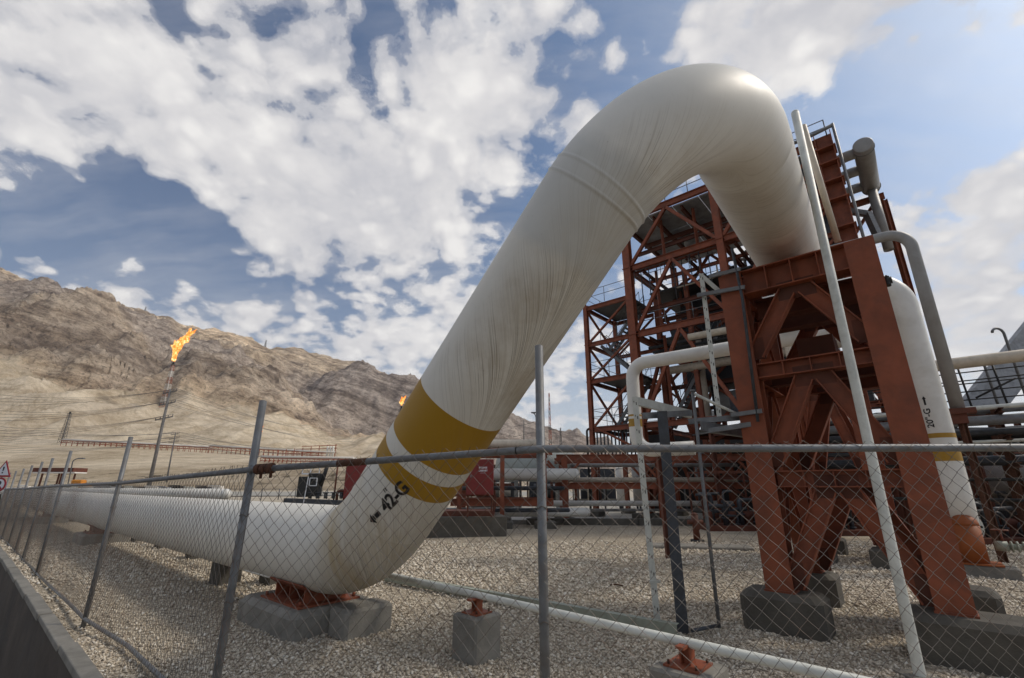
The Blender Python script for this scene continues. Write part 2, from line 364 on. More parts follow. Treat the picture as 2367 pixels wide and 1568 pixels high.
# ================================================================ SETTING
def gravel_mat():
    m = bpy.data.materials.new('gravel'); m.use_nodes = True; t = m.node_tree; b = t.nodes['Principled BSDF']
    g = NN(t, 'ShaderNodeNewGeometry').outputs['Position']
    w = vmath(t, 'SCALE', noise(t, g, 14, 3, .6, out='Color')); w.node.inputs['Scale'].default_value = .05
    gp = vmath(t, 'ADD', g, w)
    vo = NN(t, 'ShaderNodeTexVoronoi'); vo.inputs['Scale'].default_value = 33; t.links.new(gp, vo.inputs['Vector'])
    sp = NN(t, 'ShaderNodeSeparateColor'); t.links.new(vo.outputs['Color'], sp.inputs[0])
    c = ramp(t, sp.outputs[0], [(0, (.35, .295, .225)), (.35, (.50, .43, .335)), (.7, (.62, .545, .435)), (1, (.74, .67, .56))])
    dk = ramp(t, vo.outputs['Distance'], [(.35, 1.0), (.75, .42)])
    c = mixc(t, 1.0, c, dk, 'MULTIPLY')
    big = ramp(t, noise(t, g, .5, 6, .65), [(.3, (.80, .78, .74)), (.7, (1.06, 1.04, 1.0))])
    c = mixc(t, 1.0, c, big, 'MULTIPLY')
    soil = ramp(t, noise(t, g, .55, 7, .6), [(.56, 0.0), (.64, .75)])
    c = mixc(t, soil, c, (.24, .20, .155))
    t.links.new(c, b.inputs['Base Color']); b.inputs['Roughness'].default_value = .95; b.inputs['Specular IOR Level'].default_value = .15
    bn = NN(t, 'ShaderNodeBump'); bn.inputs['Strength'].default_value = .9; bn.inputs['Distance'].default_value = .02; bn.invert = True
    t.links.new(vo.outputs['Distance'], bn.inputs['Height']); t.links.new(bn.outputs[0], b.inputs['Normal'])
    M['gravel'] = m
    m = bpy.data.materials.new('stone'); m.use_nodes = True; t = m.node_tree; b = t.nodes['Principled BSDF']
    rp = NN(t, 'ShaderNodeNewGeometry').outputs['Random Per Island']
    c = ramp(t, rp, [(0, (.36, .30, .235)), (.3, (.51, .44, .345)), (.7, (.63, .555, .445)), (.93, (.73, .67, .56)), (1, (.80, .75, .66))])
    t.links.new(c, b.inputs['Base Color']); b.inputs['Roughness'].default_value = .95; b.inputs['Specular IOR Level'].default_value = .15
    M['stone'] = m
gravel_mat()
def hill_mat():
    m = bpy.data.materials.new('hills'); m.use_nodes = True; t = m.node_tree; b = t.nodes['Principled BSDF']
    g = NN(t, 'ShaderNodeNewGeometry').outputs['Position']
    def A(n): a = NN(t, 'ShaderNodeAttribute'); a.attribute_name = n; return a.outputs['Fac']
    rock, dark, scrub, gul = A('rock'), A('dark'), A('scrub'), A('gully')
    sxx = NN(t, 'ShaderNodeSeparateXYZ'); t.links.new(g, sxx.inputs[0])
    wv = noise(t, g, .004, 5, .55)
    lay = math_(t, 'ADD', math_(t, 'ADD', sxx.outputs[2], math_(t, 'MULTIPLY', sxx.outputs[0], .34)), math_(t, 'MULTIPLY', wv, 90.0))
    cbx = NN(t, 'ShaderNodeCombineXYZ'); t.links.new(math_(t, 'MULTIPLY', sxx.outputs[0], .0045), cbx.inputs[0]); t.links.new(math_(t, 'MULTIPLY', sxx.outputs[1], .0045), cbx.inputs[1]); t.links.new(math_(t, 'MULTIPLY', lay, .045), cbx.inputs[2])
    st = noise(t, cbx.outputs[0], 1.3, 10, .74, .1)
    nb = noise(t, g, .006, 9, .62); nf = noise(t, g, .022, 12, .80, .1); n4 = noise(t, g, .10, 6, .7)
    cr_ = ramp(t, math_(t, 'ADD', math_(t, 'MULTIPLY', st, .55), math_(t, 'MULTIPLY', nf, .45)), [(.36, (.40, .36, .34)), (.45, (.86, .83, .81)), (.52, (1.04, 1.02, 1.0)), (.62, (1.26, 1.24, 1.2))])
    mps = NN(t, 'ShaderNodeMapping'); mps.inputs['Scale'].default_value = (.004, .004, .10); t.links.new(g, mps.inputs[0]); bands = noise(t, mps.outputs[0], 1.0, 6, .65, .4)
    nb = math_(t, 'ADD', math_(t, 'MULTIPLY', nb, .40), math_(t, 'ADD', math_(t, 'MULTIPLY', bands, .32), math_(t, 'MULTIPLY', nf, .28)))
    sand = ramp(t, math_(t, 'ADD', math_(t, 'MULTIPLY', nb, .6), math_(t, 'MULTIPLY', nf, .4)), [(.40, (.36, .285, .195)), (.48, (.50, .415, .30)), (.56, (.68, .59, .46))])
    rk = ramp(t, math_(t, 'ADD', math_(t, 'MULTIPLY', st, .45), math_(t, 'MULTIPLY', nf, .55)), [(.36, (.17, .14, .11)), (.45, (.38, .31, .24)), (.52, (.55, .465, .365)), (.62, (.76, .68, .57))])
    rk = mixc(t, 1.0, rk, ramp(t, noise(t, g, .0032, 4, .55, .4), [(.36, (.66, .64, .64)), (.50, (1.0, .97, .93)), (.62, (1.38, 1.30, 1.20))]), 'MULTIPLY')
    tan = ramp(t, nb, [(.46, 0.0), (.58, .65)]); rk = mixc(t, tan, rk, mixc(t, .5, rk, (.47, .34, .19)))
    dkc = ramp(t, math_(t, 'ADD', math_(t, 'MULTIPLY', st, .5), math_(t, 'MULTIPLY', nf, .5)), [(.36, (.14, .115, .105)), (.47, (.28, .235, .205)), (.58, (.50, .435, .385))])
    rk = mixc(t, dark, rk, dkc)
    rf = ramp(t, math_(t, 'ADD', rock, math_(t, 'MULTIPLY', math_(t, 'SUBTRACT', nf, .5), 1.6)), [(.40, 0.0), (.60, 1.0)])
    c = mixc(t, rf, sand, rk)
    bush = math_(t, 'MULTIPLY', ramp(t, n4, [(.56, 0.0), (.62, 1.0)]), scrub)
    c = mixc(t, bush, c, (.13, .105, .07))
    c = mixc(t, math_(t, 'MULTIPLY_ADD', rf, .75, .25), c, mixc(t, 1.0, c, cr_, 'MULTIPLY'))
    spt = math_(t, 'MULTIPLY', ramp(t, noise(t, g, .16, 5, .7), [(.55, 0.0), (.60, .65)]), math_(t, 'MULTIPLY_ADD', rf, .75, .12))  # dark spots: shrubs, plus rock shadows painted into the colour
    c = mixc(t, spt, c, (.10, .085, .07))
    c = mixc(t, 1.0, c, ramp(t, gul, [(0.0, (.66, .62, .58)), (.35, (.92, .9, .88)), (1.0, (1.10, 1.08, 1.04))]), 'MULTIPLY')  # gully shade painted into the colour: hollows darker, crests lighter
    t.links.new(c, b.inputs['Base Color']); b.inputs['Roughness'].default_value = .95; b.inputs['Specular IOR Level'].default_value = .1
    bn = NN(t, 'ShaderNodeBump'); bn.inputs['Strength'].default_value = 1.0; bn.inputs['Distance'].default_value = 16
    t.links.new(math_(t, 'MULTIPLY', math_(t, 'ADD', nf, math_(t, 'MULTIPLY', st, .6)), math_(t, 'MULTIPLY_ADD', rock, .62, .38)), bn.inputs['Height'])
    t.links.new(bn.outputs[0], b.inputs['Normal'])
    M['hills'] = m
hill_mat()
def prof(pts):
    us, es = [], []
    for x, y in pts:
        r = ray(x, y); us.append(r.x / r.y); es.append(r.z / r.y)
    return np.array(us), np.array(es)
ROWS = [  # distance, photo profile of the terrain at that distance
 (185, None, 0.0),
 (235, [(-200,1096),(0,1096),(350,1093),(780,1092),(900,1099),(1100,1112),(1400,1119),(2600,1120)], 0),
 (330, [(-200,1068),(0,1068),(400,1068),(800,1080),(900,1092),(1100,1108),(1400,1116),(2600,1119)], 0),
 (430, [(-200,1028),(0,1030),(130,1031),(250,1033),(470,1047),(700,1054),(850,1075),(1000,1103),(1400,1113),(2600,1118)], 0),
 (480, [(-200,1026),(0,1028),(130,1029),(250,1031),(470,1045),(700,1052),(850,1073),(1000,1102),(1400,1113),(2600,1118)], 0),
 (640, [(-200,905),(0,915),(77,915),(180,925),(370,965),(473,975),(560,980),(645,995),(752,1035),(795,1042),(880,1045),(1000,1082),(1250,1098),(1400,1108),(2600,1118)], 0),
 (800, [(-200,815),(0,830),(50,846),(77,851),(129,888),(240,905),(370,937),(412,905),(440,895),(473,925),(560,944),(645,967),(752,1019),(795,1027),(880,1014),(1000,1060),(1250,1085),(1400,1100),(2600,1115)], 0),
 (1150,[(-200,690),(0,695),(80,690),(142,690),(200,705),(258,735),(310,790),(370,860),(400,835),(447,812),(530,832),(600,868),(644,886),(700,935),(740,970),(816,1027),(900,1050),(1000,1075),(1250,1088),(1400,1102),(2600,1115)], 0),
 (1400,[(-200,655),(0,668),(80,672),(142,690),(200,702),(258,735),(330,800),(400,850),(447,850),(530,850),(600,885),(644,905),(700,955),(740,990),(816,1050),(900,1065),(1000,1085),(1250,1095),(1400,1104),(2600,1115)], 0),
 (1750,[(-200,640),(0,650),(80,675),(142,690),(200,705),(300,735),(400,765),(480,800),(560,835),(620,870),(665,930),(700,905),(730,880),(760,860),(807,840),(850,845),(880,858),(960,880),(1040,925),(1100,940),(1180,955),(1220,975),(1250,984),(1290,995),(1340,1000),(1370,1012),(1400,1014),(1450,1062),(2600,1100)], 0),
 (2000,[(-200,640),(0,650),(142,690),(300,735),(480,790),(560,812),(620,830),(700,880),(760,875),(807,862),(880,880),(960,900),(1100,960),(1250,1004),(1400,1030),(1450,1075),(2600,1105)], 0),
 (2400,[(-200,600),(-60,610),(0,628),(60,648),(115,670),(200,685),(300,711),(360,725),(400,740),(430,757),(500,765),(560,778),(620,803),(650,800),(700,806),(760,825),(820,836),(870,850),(960,900),(1100,950),(1250,1010),(1400,1040),(1450,1080),(2600,1108)], 0),
 (3000,[(-200,720),(300,800),(800,900),(1250,1060),(2600,1110)], 0)]
u = np.linspace(-1.75, 1.9, 640)
rows_h = []; Ds = np.array([r[0] for r in ROWS], float)
for d_, p_, _ in ROWS:
    if p_ is None: rows_h.append(np.zeros_like(u)); continue
    a, e = prof(p_); rows_h.append(EYE + np.interp(u, a, e) * d_)
rows_h = np.array(rows_h)
v = np.concatenate([np.linspace(185, 480, 50), np.linspace(485, 3000, 300)])
H = np.empty((len(u), len(v)))
for i in range(len(u)): H[i] = np.interp(v, Ds, rows_h[:, i])
Uw, Vw = np.meshgrid(u, v, indexing='ij'); Xw = Uw * Vw; Yw = Vw.copy()
fade = np.clip((Vw - 520) / 400, 0, 1); fade2 = np.clip((Vw - 200) / 200, 0, 1)
rd = fbm(Xw / 260 + 3, Yw / 260, 6, 5, .52, True); rd2 = fbm(Xw / 70, Yw / 110, 5, 8, .55, True)
gx = fbm(Xw / 55 + 40, Yw / 500 + 3, 4, 12, .55, True)
gg = fbm(Xw / 95 + Yw / 300 + 7, Yw / 420 + Xw / 900, 5, 31, .55, True)
H = H + fade * (gg - .62) * 60 * np.interp(Uw, [-.6, -.35, -.1], [1.0, .8, .4]) * np.clip(H / 160, .2, 1) * np.where(Vw > 2100, .5, 1.0)
H = H + fade * ((rd - .62) * 120 + (rd2 - .6) * 62) * np.where(Vw > 2100, .38, 1.0) * np.interp(Uw, [-.6, -.35, -.1], [1.0, .7, .3]) * np.clip(H / 200, .15, 1) + fade2 * ((gx - .6) * 20 + (fbm(Xw / 26 + 9, Yw / 240, 4, 55, .6, True) - .6) * 13) * np.clip((Vw - 480) / 60, 0, 1)
H += (fbm(Xw / 12, Yw / 12, 4, 3) - .5) * 2.2 * np.clip((Vw - 195) / 40, 0, 1) * np.clip((330 - Vw) / 80, .25, 1)
rockA = np.clip((Vw - 735) / 110, 0, 1)
pxw = CX + F * Uw / (CT + ((H - EYE) / Vw) * ST)
darkA = np.clip((Vw - 1450) / 150, 0, 1) * np.clip((2080 - Vw) / 100, 0, 1) * np.clip((Uw + .56) / .12, 0, 1)  # far hill under cloud: its shadow painted in as darker rock
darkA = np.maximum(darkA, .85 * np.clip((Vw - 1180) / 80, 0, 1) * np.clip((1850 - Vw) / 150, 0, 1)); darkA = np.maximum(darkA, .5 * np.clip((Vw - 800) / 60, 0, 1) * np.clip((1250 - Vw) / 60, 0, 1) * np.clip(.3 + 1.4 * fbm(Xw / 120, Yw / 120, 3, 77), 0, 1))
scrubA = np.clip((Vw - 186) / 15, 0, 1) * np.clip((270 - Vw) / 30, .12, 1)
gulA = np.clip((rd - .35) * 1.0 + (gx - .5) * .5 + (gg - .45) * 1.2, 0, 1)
vt = np.stack([Xw, Yw, H - .02], -1).reshape(-1, 3)
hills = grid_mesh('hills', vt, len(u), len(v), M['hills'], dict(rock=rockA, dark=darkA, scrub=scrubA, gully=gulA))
tag(hills, 'bare tan and grey rocky hills rising behind the plant', kind='structure')
# flat ground behind the site wall, low road in front of it
mat('sandy_ground', (.40, .345, .265), .95, var=.14, scale=.3, dirt=(.25, .21, .155), dirt_amt=.5, dirt_scale=.15)
mat('road_dust', (.14, .125, .105), .95, var=.15, scale=.8, dirt=(.24, .2, .15), dirt_amt=.4)
g_ = MB(); WALL_N = 1.22
g_.add([dn(-2500, WALL_N + .2, -.02), dn(2500, WALL_N + .2, -.02), dn(2500, 6000, -.02), dn(-2500, 6000, -.02)], [(0, 1, 2, 3)])
# trim: terrain mesh starts at 185 m so the flat sheet may run underneath it
tag(g_.build('ground', 'sandy_ground'), None, kind='structure')
g_ = MB(); g_.add([dn(-2500, -900, -1.25), dn(2500, -900, -1.25), dn(2500, WALL_N + .3, -1.25), dn(-2500, WALL_N + .3, -1.25)], [(0, 1, 2, 3)])
tag(g_.build('road', 'road_dust'), None, kind='structure')
g_ = MB(); g_.add([dn(-45, WALL_N + .14, 0), dn(30, WALL_N + .14, 0), Vector((48, 17, 0)), Vector((40, 24.6, 0)), Vector((-2, 24.6, 0)), Vector((-32, 26.5, 0)), Vector((-45, 31, 0))], [(0, 1, 2, 3, 4, 5, 6)])
tag(g_.build('gravel_yard', 'gravel'), None, kind='structure')
mat('pavement', (.33, .31, .27), .9, var=.12, scale=.7, dirt=(.22, .2, .17), dirt_amt=.5, dirt_scale=.4)
g_ = MB(); g_.add([(-2.5, 24.62, .004), (60, 24.62, .004), (60, 75, .004), (-2.5, 75, .004)], [(0, 1, 2, 3)])
tag(g_.build('pavement', 'pavement'), None, kind='structure')
g_ = MB(); g_.add([(-150, 92, .004), (20, 92, .004), (20, 150, .004), (-190, 150, .004)], [(0, 1, 2, 3)])
tag(g_.build('access_road', 'asphalt_grey'), None, kind='structure')
# loose stones: octahedra
def stones():
    n = 140000
    fw = 4.2 * (17.0 / 4.2) ** (rng.random(n) ** .95); x = (rng.random(n) * 2 - 1) * (fw * 1.22 + .5)
    nn_ = x * N.x + fw * N.y; keep = (nn_ > WALL_N + .15)
    x, fw = x[keep], fw[keep]; n = len(x)
    soil = fbm(x * .55 + 50, fw * .55 + 50, 4, 21)
    k2 = (soil < .60) | (rng.random(n) < .25); x, fw = x[k2], fw[k2]; n = len(x)
    r = (.009 + .015 * rng.random(n) ** 1.8) * np.clip(fw / 6, 1, 1.9)
    base = np.array([[1, 0, 0], [-1, 0, 0], [0, 1, 0], [0, -1, 0], [0, 0, 1], [0, 0, -1]], float)
    vv = base[None] * (r[:, None, None]) * (.6 + .75 * rng.random((n, 6, 3))) + (rng.random((n, 6, 3)) - .5) * r[:, None, None] * .9
    a = rng.random(n) * 2 * pi; c, s = np.cos(a), np.sin(a)
    X = vv[:, :, 0] * c[:, None] - vv[:, :, 1] * s[:, None]; Y = vv[:, :, 0] * s[:, None] + vv[:, :, 1] * c[:, None]
    Zv = vv[:, :, 2] * .75
    V = np.stack([X + x[:, None], Y + fw[:, None], Zv + (r * .45)[:, None]], -1).reshape(-1, 3)
    F_ = np.array([[0, 2, 4], [2, 1, 4], [1, 3, 4], [3, 0, 4], [2, 0, 5], [1, 2, 5], [3, 1, 5], [0, 3, 5]])
    q = (F_[None] + (np.arange(n) * 6)[:, None, None]).reshape(-1, 3)
    me = bpy.data.meshes.new('gravel_stones'); me.vertices.add(len(V)); me.vertices.foreach_set('co', V.astype(np.float32).ravel())
    me.loops.add(q.size); me.loops.foreach_set('vertex_index', q.astype(np.int32).ravel()); me.polygons.add(len(q))
    me.polygons.foreach_set('loop_start', np.arange(0, q.size, 3, dtype=np.int32)); me.update(calc_edges=True)
    me.materials.append(M['stone']); o = bpy.data.objects.new('gravel_stones', me); COL.objects.link(o)
    tag(o, 'loose pale crushed stones covering the yard', 'gravel', kind='stuff')
stones()
# retaining wall on the near side of the yard
mat('wall_shaded', (.07, .056, .045), .85, var=.3, scale=1.3, dirt=(.045, .042, .04), dirt_amt=.7, dirt_scale=.9, bump=.5, bump_scale=12)  # face is turned from the sun; its shade is put into this dark colour
rw = thing('retaining_wall', 'low concrete retaining wall with shade-darkened face and pale coping below the fence', 'wall', dn(-10, WALL_N, -1.25))
w_ = MB(); w_.bar(dn(-46, WALL_N + .12, -.64), dn(30, WALL_N + .12, -.64), .16, 1.24); w_.build('wall_face', 'wall_shaded', rw)
w_ = MB()
for i in range(38):
    a0 = -46 + i * 2.0; w_.bar(dn(a0 + .012, WALL_N + .10, .015), dn(a0 + 1.988, WALL_N + .085, .015), .16, .07 + .012 * (i % 3))
w_.build('coping', 'concrete', rw, bevel=.012)
# ================================================================ BIG PIPELINE
R = .56
def np_(v_): return np.array(v_, float)
def fillet(P0, C, P1, r, n):
    a = P0 - C; a /= np.linalg.norm(a); b = P1 - C; b /= np.linalg.norm(b); th = np.arccos(a @ b); t = r / np.tan(th / 2)
    ctr = C + (a + b) / np.linalg.norm(a + b) * r / np.sin(th / 2); s = C + a * t; e = C + b * t
    u_ = (s - ctr) / r; w_ = (e - ctr) / r; A = np.arccos(u_ @ w_); k = np.linspace(0, 1, n)[:, None]
    return ctr + r * (np.sin((1 - k) * A) * u_ + np.sin(k * A) * w_) / np.sin(A)
PC1 = np_([-1.93, 6.4992, .9894]); PC2 = np_([1.7721, 3.3325, 5.9105]); PN = np_([.6161, .7877, .03]); PN /= np.linalg.norm(PN)
dd0 = np_([cos(.7076), -sin(.7076), 0]); PP0 = PC1 - dd0 * 75; PP3 = PC2 + PN * 11.6
E1 = fillet(PP0, PC1, PC2, 1.867, 30); E2 = fillet(PC1, PC2, PP3, 1.8167, 44)
def seg(a, b, step): n = max(2, int(np.linalg.norm(b - a) / step)); return a + (b - a) * np.linspace(0, 1, n)[:, None]
s0 = 75 - 20   # arc offset to the fitted numbers
def ring_list():
    pts = [seg(PP0, E1[0], 1.5)[:-1], E1, seg(E1[-1], E2[0], .25)[1:-1], E2, seg(E2[-1], PP3, .4)[1:]]
    ax = np.vstack(pts); S = np.concatenate([[0], np.cumsum(np.linalg.norm(np.diff(ax, axis=0), axis=1))])
    cuts = [s0 + k for k in (21.37, 21.615, 21.80, 22.45, 25.10, 25.115, 25.13, 25.23, 25.245, 25.26, 28.06, 28.07, 28.08, 20.70, 20.71, 20.72)]
    ss = np.unique(np.round(np.concatenate([S, cuts]), 4))
    keep = [ss[0]]
    for q in ss[1:]:
        if q - keep[-1] < .012 and q not in np.round(cuts, 4): continue
        keep.append(q)
    ss = np.array(keep); axx = np.stack([np.interp(ss, S, ax[:, i]) for i in range(3)], 1)
    T = np.gradient(axx, ss, axis=0); T /= np.linalg.norm(T, axis=1)[:, None]
    return ss, axx, T, S
SS, AX, TT, S_raw = ring_list()
def ring_frame(T):      # u = crown direction (most upward), w = side
    Zv = np_([0, 0, 1.0]); u_ = Zv - T * (T @ Zv)
    if np.linalg.norm(u_) < .05: u_ = np_([T[0], T[1], 0]) if np.linalg.norm(T[:2]) > 1e-6 else np_([1, 0, 0])
    u_ /= np.linalg.norm(u_); return u_, np.cross(T, u_)
# minimal-twist frames, with the crown angle measured apart for the uv
def pipe_mesh():
    n = 56; V = []; drip = []; along = []
    for i, (s, p, T) in enumerate(zip(SS, AX, TT)):
        u_, w_ = ring_frame(T); incl = math.asin(max(-1, min(1, T[2])))
        k = math.tan(max(-1.2, min(1.2, incl)))
        r = R
        q = s - s0
        if abs(q - 25.115) < .006 or abs(q - 25.245) < .006: r = R + .013
        elif 25.12 < q < 25.24: r = R + .004
        elif min(abs(q - 28.07), abs(q - 20.71)) < .004: r = R + .004
        for j in range(n + 1):
            f = 2 * pi * j / n; ph = f if f <= pi else 2 * pi - f
            V.append(p + r * (u_ * cos(f) + w_ * sin(f)))
            c = s + R * k * math.log(max(1e-3, math.tan(min(max(ph, .02), pi - .02) / 2)))
            drip.append((c, (f if f <= pi else -(2 * pi - f)) * .5 + (10 if f > pi else 0))); along.append((s, ph / pi))
    V = np.array(V); m = n + 1; faces = []; mi = []
    for i in range(len(SS) - 1):
        q = (SS[i] + SS[i + 1]) / 2 - s0; b = 1 if (21.37 < q < 21.615 or 21.80 < q < 22.45) else 0
        for j in range(n): faces.append((i * m + j, i * m + j + 1, (i + 1) * m + j + 1, (i + 1) * m + j)); mi.append(b)
    return V, faces, mi, drip, along
root = thing('pipeline', 'huge white pipeline rising in an arch over the red support frame, with yellow rings', 'pipeline', tuple(PC1 - np_([0, 0, .99])))
V, faces, mi, drip, along = pipe_mesh()
me = bpy.data.meshes.new('pipe_shell'); me.from_pydata((V - np_(root.location)).tolist(), [], faces); me.update()
for nm, dat in (('drip', drip), ('along', along)):
    uvl = me.uv_layers.new(name=nm); li = np.empty(len(me.loops), int); me.loops.foreach_get('vertex_index', li)
    uvl.data.foreach_set('uv', np.array(dat, np.float32)[li].ravel())
me.materials.append(M['wrap_paint']); me.materials.append(M['band_paint'])
me.polygons.foreach_set('use_smooth', [True] * len(faces)); me.polygons.foreach_set('material_index', mi)
shell = bpy.data.objects.new('pipe_shell', me); COL.objects.link(shell); shell.parent = root
mb = MB(); mb.dome(PP3, PN, R, 40, .55, 6); mb.build('end_cap', 'white_paint', root)
def surf(s, f, r=R):
    p = np_([np.interp(s, SS, AX[:, i]) for i in range(3)]); T = np_([np.interp(s, SS, TT[:, i]) for i in range(3)]); T /= np.linalg.norm(T)
    u_, w_ = ring_frame(T); return Vector(p + r * (u_ * cos(f) + w_ * sin(f)))
def project(p):
    q = Vector(p) - Vector((0, 0, EYE)); z = q.y * CT + q.z * ST; y = q.z * CT - q.y * ST
    return CX + F * q.x / z, CY - F * y / z
def find_on(surf_, srange, px, py):
    best = None
    for s in np.linspace(srange[0], srange[1], 80):
        for f in np.linspace(0, 2 * pi, 121):
            p = surf_(s, f); q = project(p); d_ = (q[0] - px) ** 2 + (q[1] - py) ** 2
            # nearest-to-camera side only
            dist = (p - Vector((0, 0, EYE))).length
            if d_ < 60 and (best is None or dist < best[0] - .05 or (abs(dist - best[0]) < .3 and d_ < best[3])): best = (dist, s, f, d_)
    return best
def text_mesh(body, size, mapper, name, m, parent, thick=.0, bold=.0, space=1.0):
    cu = bpy.data.curves.new(name, 'FONT'); cu.body = body; cu.size = size; cu.align_x = 'CENTER'; cu.align_y = 'CENTER'; cu.space_character = space
    cu.offset = bold; cu.resolution_u = 6
    to = bpy.data.objects.new(name + '_tmp', cu); COL.objects.link(to); dg = bpy.context.evaluated_depsgraph_get()
    tm = bpy.data.meshes.new_from_object(to.evaluated_get(dg)); bpy.data.objects.remove(to)
    import bmesh
    bm = bmesh.new(); bm.from_mesh(tm)
    for k in range(2): bmesh.ops.subdivide_edges(bm, edges=[e for e in bm.edges if e.calc_length() > size * .12], cuts=2)
    bmesh.ops.triangulate(bm, faces=bm.faces)
    mb = MB(); mb.add([mapper(v_.co.x, v_.co.y) for v_ in bm.verts], [tuple(v_.index for v_ in f.verts) for f in bm.faces])
    bm.free(); bpy.data.meshes.remove(tm)
    return mb.build(name, m, parent)
def flat_poly(pts, mapper, name, m, parent):   # filled polygon strips in local coords -> mapped quads
    mb = MB()
    for quad in pts:
        (x0, y0), (x1, y1), (x2, y2), (x3, y3) = quad; n = 5; vs = []
        for i in range(n + 1):
            for j in range(n + 1):
                a, b = i / n, j / n; x = (x0 * (1 - a) + x1 * a) * (1 - b) + (x3 * (1 - a) + x2 * a) * b; y = (y0 * (1 - a) + y1 * a) * (1 - b) + (y3 * (1 - a) + y2 * a) * b
                vs.append(mapper(x, y))
        mb.add(vs, [(i * (n + 1) + j, (i + 1) * (n + 1) + j, (i + 1) * (n + 1) + j + 1, i * (n + 1) + j + 1) for i in range(n) for j in range(n)])
    return mb.build(name, m, parent)
# stencil marking  <-42"-G  running up the riser
b0 = find_on(surf, (s0 + 19.2, s0 + 21.6), 860, 1206)
b1 = find_on(surf, (s0 + 19.2, s0 + 21.9), 944, 1116)
print('mark', b0, b1)
m0 = np_([b0[1], R * b0[2], 0]); m1 = np_([b1[1], R * b1[2], 0]); mL = np.linalg.norm(m1 - m0); mx = (m1 - m0) / mL; my = np_([-mx[1], mx[0], 0])
if surf(*( (m0 + my * .2)[0], (m0 + my * .2)[1] / R)).z < surf(b0[1], b0[2]).z: my = -my
def map42(x, y): q = m0 + mx * x + my * y; return surf(q[0], q[1] / R, R + .004)
tsz = .64 * mL / 2.05
text_mesh('42-G', tsz, lambda x, y: map42(mL * .66 + x, y), 'size_marking', 'black_paint', shell, bold=tsz * .03, space=.95)
iq = lambda x, y: map42(mL * .60 + x * tsz, y * tsz)
flat_poly([[(-.06, .50), (-.01, .50), (.03, .72), (-.04, .72)], [(.07, .50), (.12, .50), (.16, .72), (.09, .72)]], iq, 'inch_marking', 'black_paint', shell)
aw = tsz * .30
flat_poly([[(0, 0), (mL * .09, -aw), (mL * .09, 0), (mL * .09, 0)], [(0, 0), (mL * .09, 0), (mL * .09, aw), (mL * .09, aw)],
           [(mL * .10, -aw * .42), (mL * .125, -aw * .42), (mL * .125, aw * .42), (mL * .10, aw * .42)], [(mL * .14, -aw * .42), (mL * .26, -aw * .42), (mL * .26, aw * .42), (mL * .14, aw * .42)]], map42, 'arrow_marking', 'black_paint', shell)
# small plate-like pad on the horizontal run near the bend
pd = MB(); pd.tube([surf(s0 + 17.2 + k * .1, (pi * 1.2 if surf(s0 + 17.5, pi * 1.2).y < surf(s0 + 17.5, pi * .8).y else pi * .8), R + .004) for k in range(12)], .012, 6); pd.build('weld_bead', 'white_paint', root)
# ---- pipe saddles on concrete blocks
def block(name, label, c, la, lb, h, cat='concrete block', group=None, m='concrete', bev=.05, extra=None):
    o = thing(name, label, cat, (c[0], c[1], 0), group)
    mb = MB(); mb.box((c[0], c[1], h / 2 - .03), (la, lb, h + .06), (D, N, Z), bev=bev); ob = mb.build('block_body', m, o)
    return o
def saddle(parent, c, h0, top, wide=.9, deep=.5, m='red_steel'):
    c = Vector((c[0], c[1], 0)); mb = MB()
    mb.box(c + Z * (h0 + .012), (wide * 1.15, deep * 1.6, .024), (D, N, Z)); mb.build('base_plate', m, parent)
    mb = MB()
    for a in (-wide * .42, 0, wide * .42): mb.box(c + D * a + Z * ((h0 + .024 + top + .12) / 2), (.022, deep * 1.1, top + .12 - h0 - .024), (D, N, Z))
    mb.box(c + Z * ((h0 + .024 + top + .05) / 2), (wide, .022, top + .05 - h0 - .024), (D, N, Z)); mb.build('saddle_web', m, parent)
    mb = MB()
    for i in range(9):
        f0 = pi + (i - 4.5) * .16; f1 = f0 + .16
        q = [c + N * (R + .03) * sin(f) + Z * (top + R + (R + .015) * cos(f)) for f in (f0, f1)]
        q2 = [c + N * (R + .002) * sin(f) + Z * (top + R + (R - .001) * cos(f)) for f in (f0, f1)]
        for a, b in (((-wide / 2), (wide / 2)),):
            mb.add([q[0] + D * a, q[1] + D * a, q[1] + D * b, q[0] + D * b, q2[0] + D * a, q2[1] + D * a, q2[1] + D * b, q2[0] + D * b],
                   [(0, 1, 2, 3), (0, 4, 5, 1), (3, 2, 6, 7), (1, 5, 6, 2), (0, 3, 7, 4)])
    mb.build('cradle', m, parent)
    mb = MB()
    for a in (-1, 1):
        for b in (-1, 1): p = c + D * (a * wide * .5) + N * (b * deep * .7); mb.tube([p + Z * (h0 + .025), p + Z * (h0 + .075)], .022, 6)
    mb.build_each('anchor_bolt', m, parent)
bc = Vector((-2.95, 7.37, 0))
k1 = block('saddle_block', 'large grey block with red saddle under the bend of the huge pipeline', bc, 1.7, 1.22, .31, bev=.07)
saddle(k1, bc + D * .12 - N * .02, .31, .432, 1.0, .55)
mb = MB(); mb.box(bc + D * 1.08 + N * .22 + Z * .15, (.44, .70, .36), (D, N, Z), bev=.04); mb.build('block_extension', 'concrete', k1)
axis0 = Vector(PC1); DD = Vector(dd0)
for i, (t_, nm) in enumerate(((-15.8, 'grey block with red saddle farther left under the huge pipeline'), (-29, 'distant concrete block carrying the huge pipeline near the warning sign'))):
    c = axis0 + DD * t_; kb = block('saddle_block', nm, c, 1.7, 1.25, .31, group='saddle blocks'); saddle(kb, c, .31, .432, 1.0, .55)
k1['group'] = 'saddle blocks'
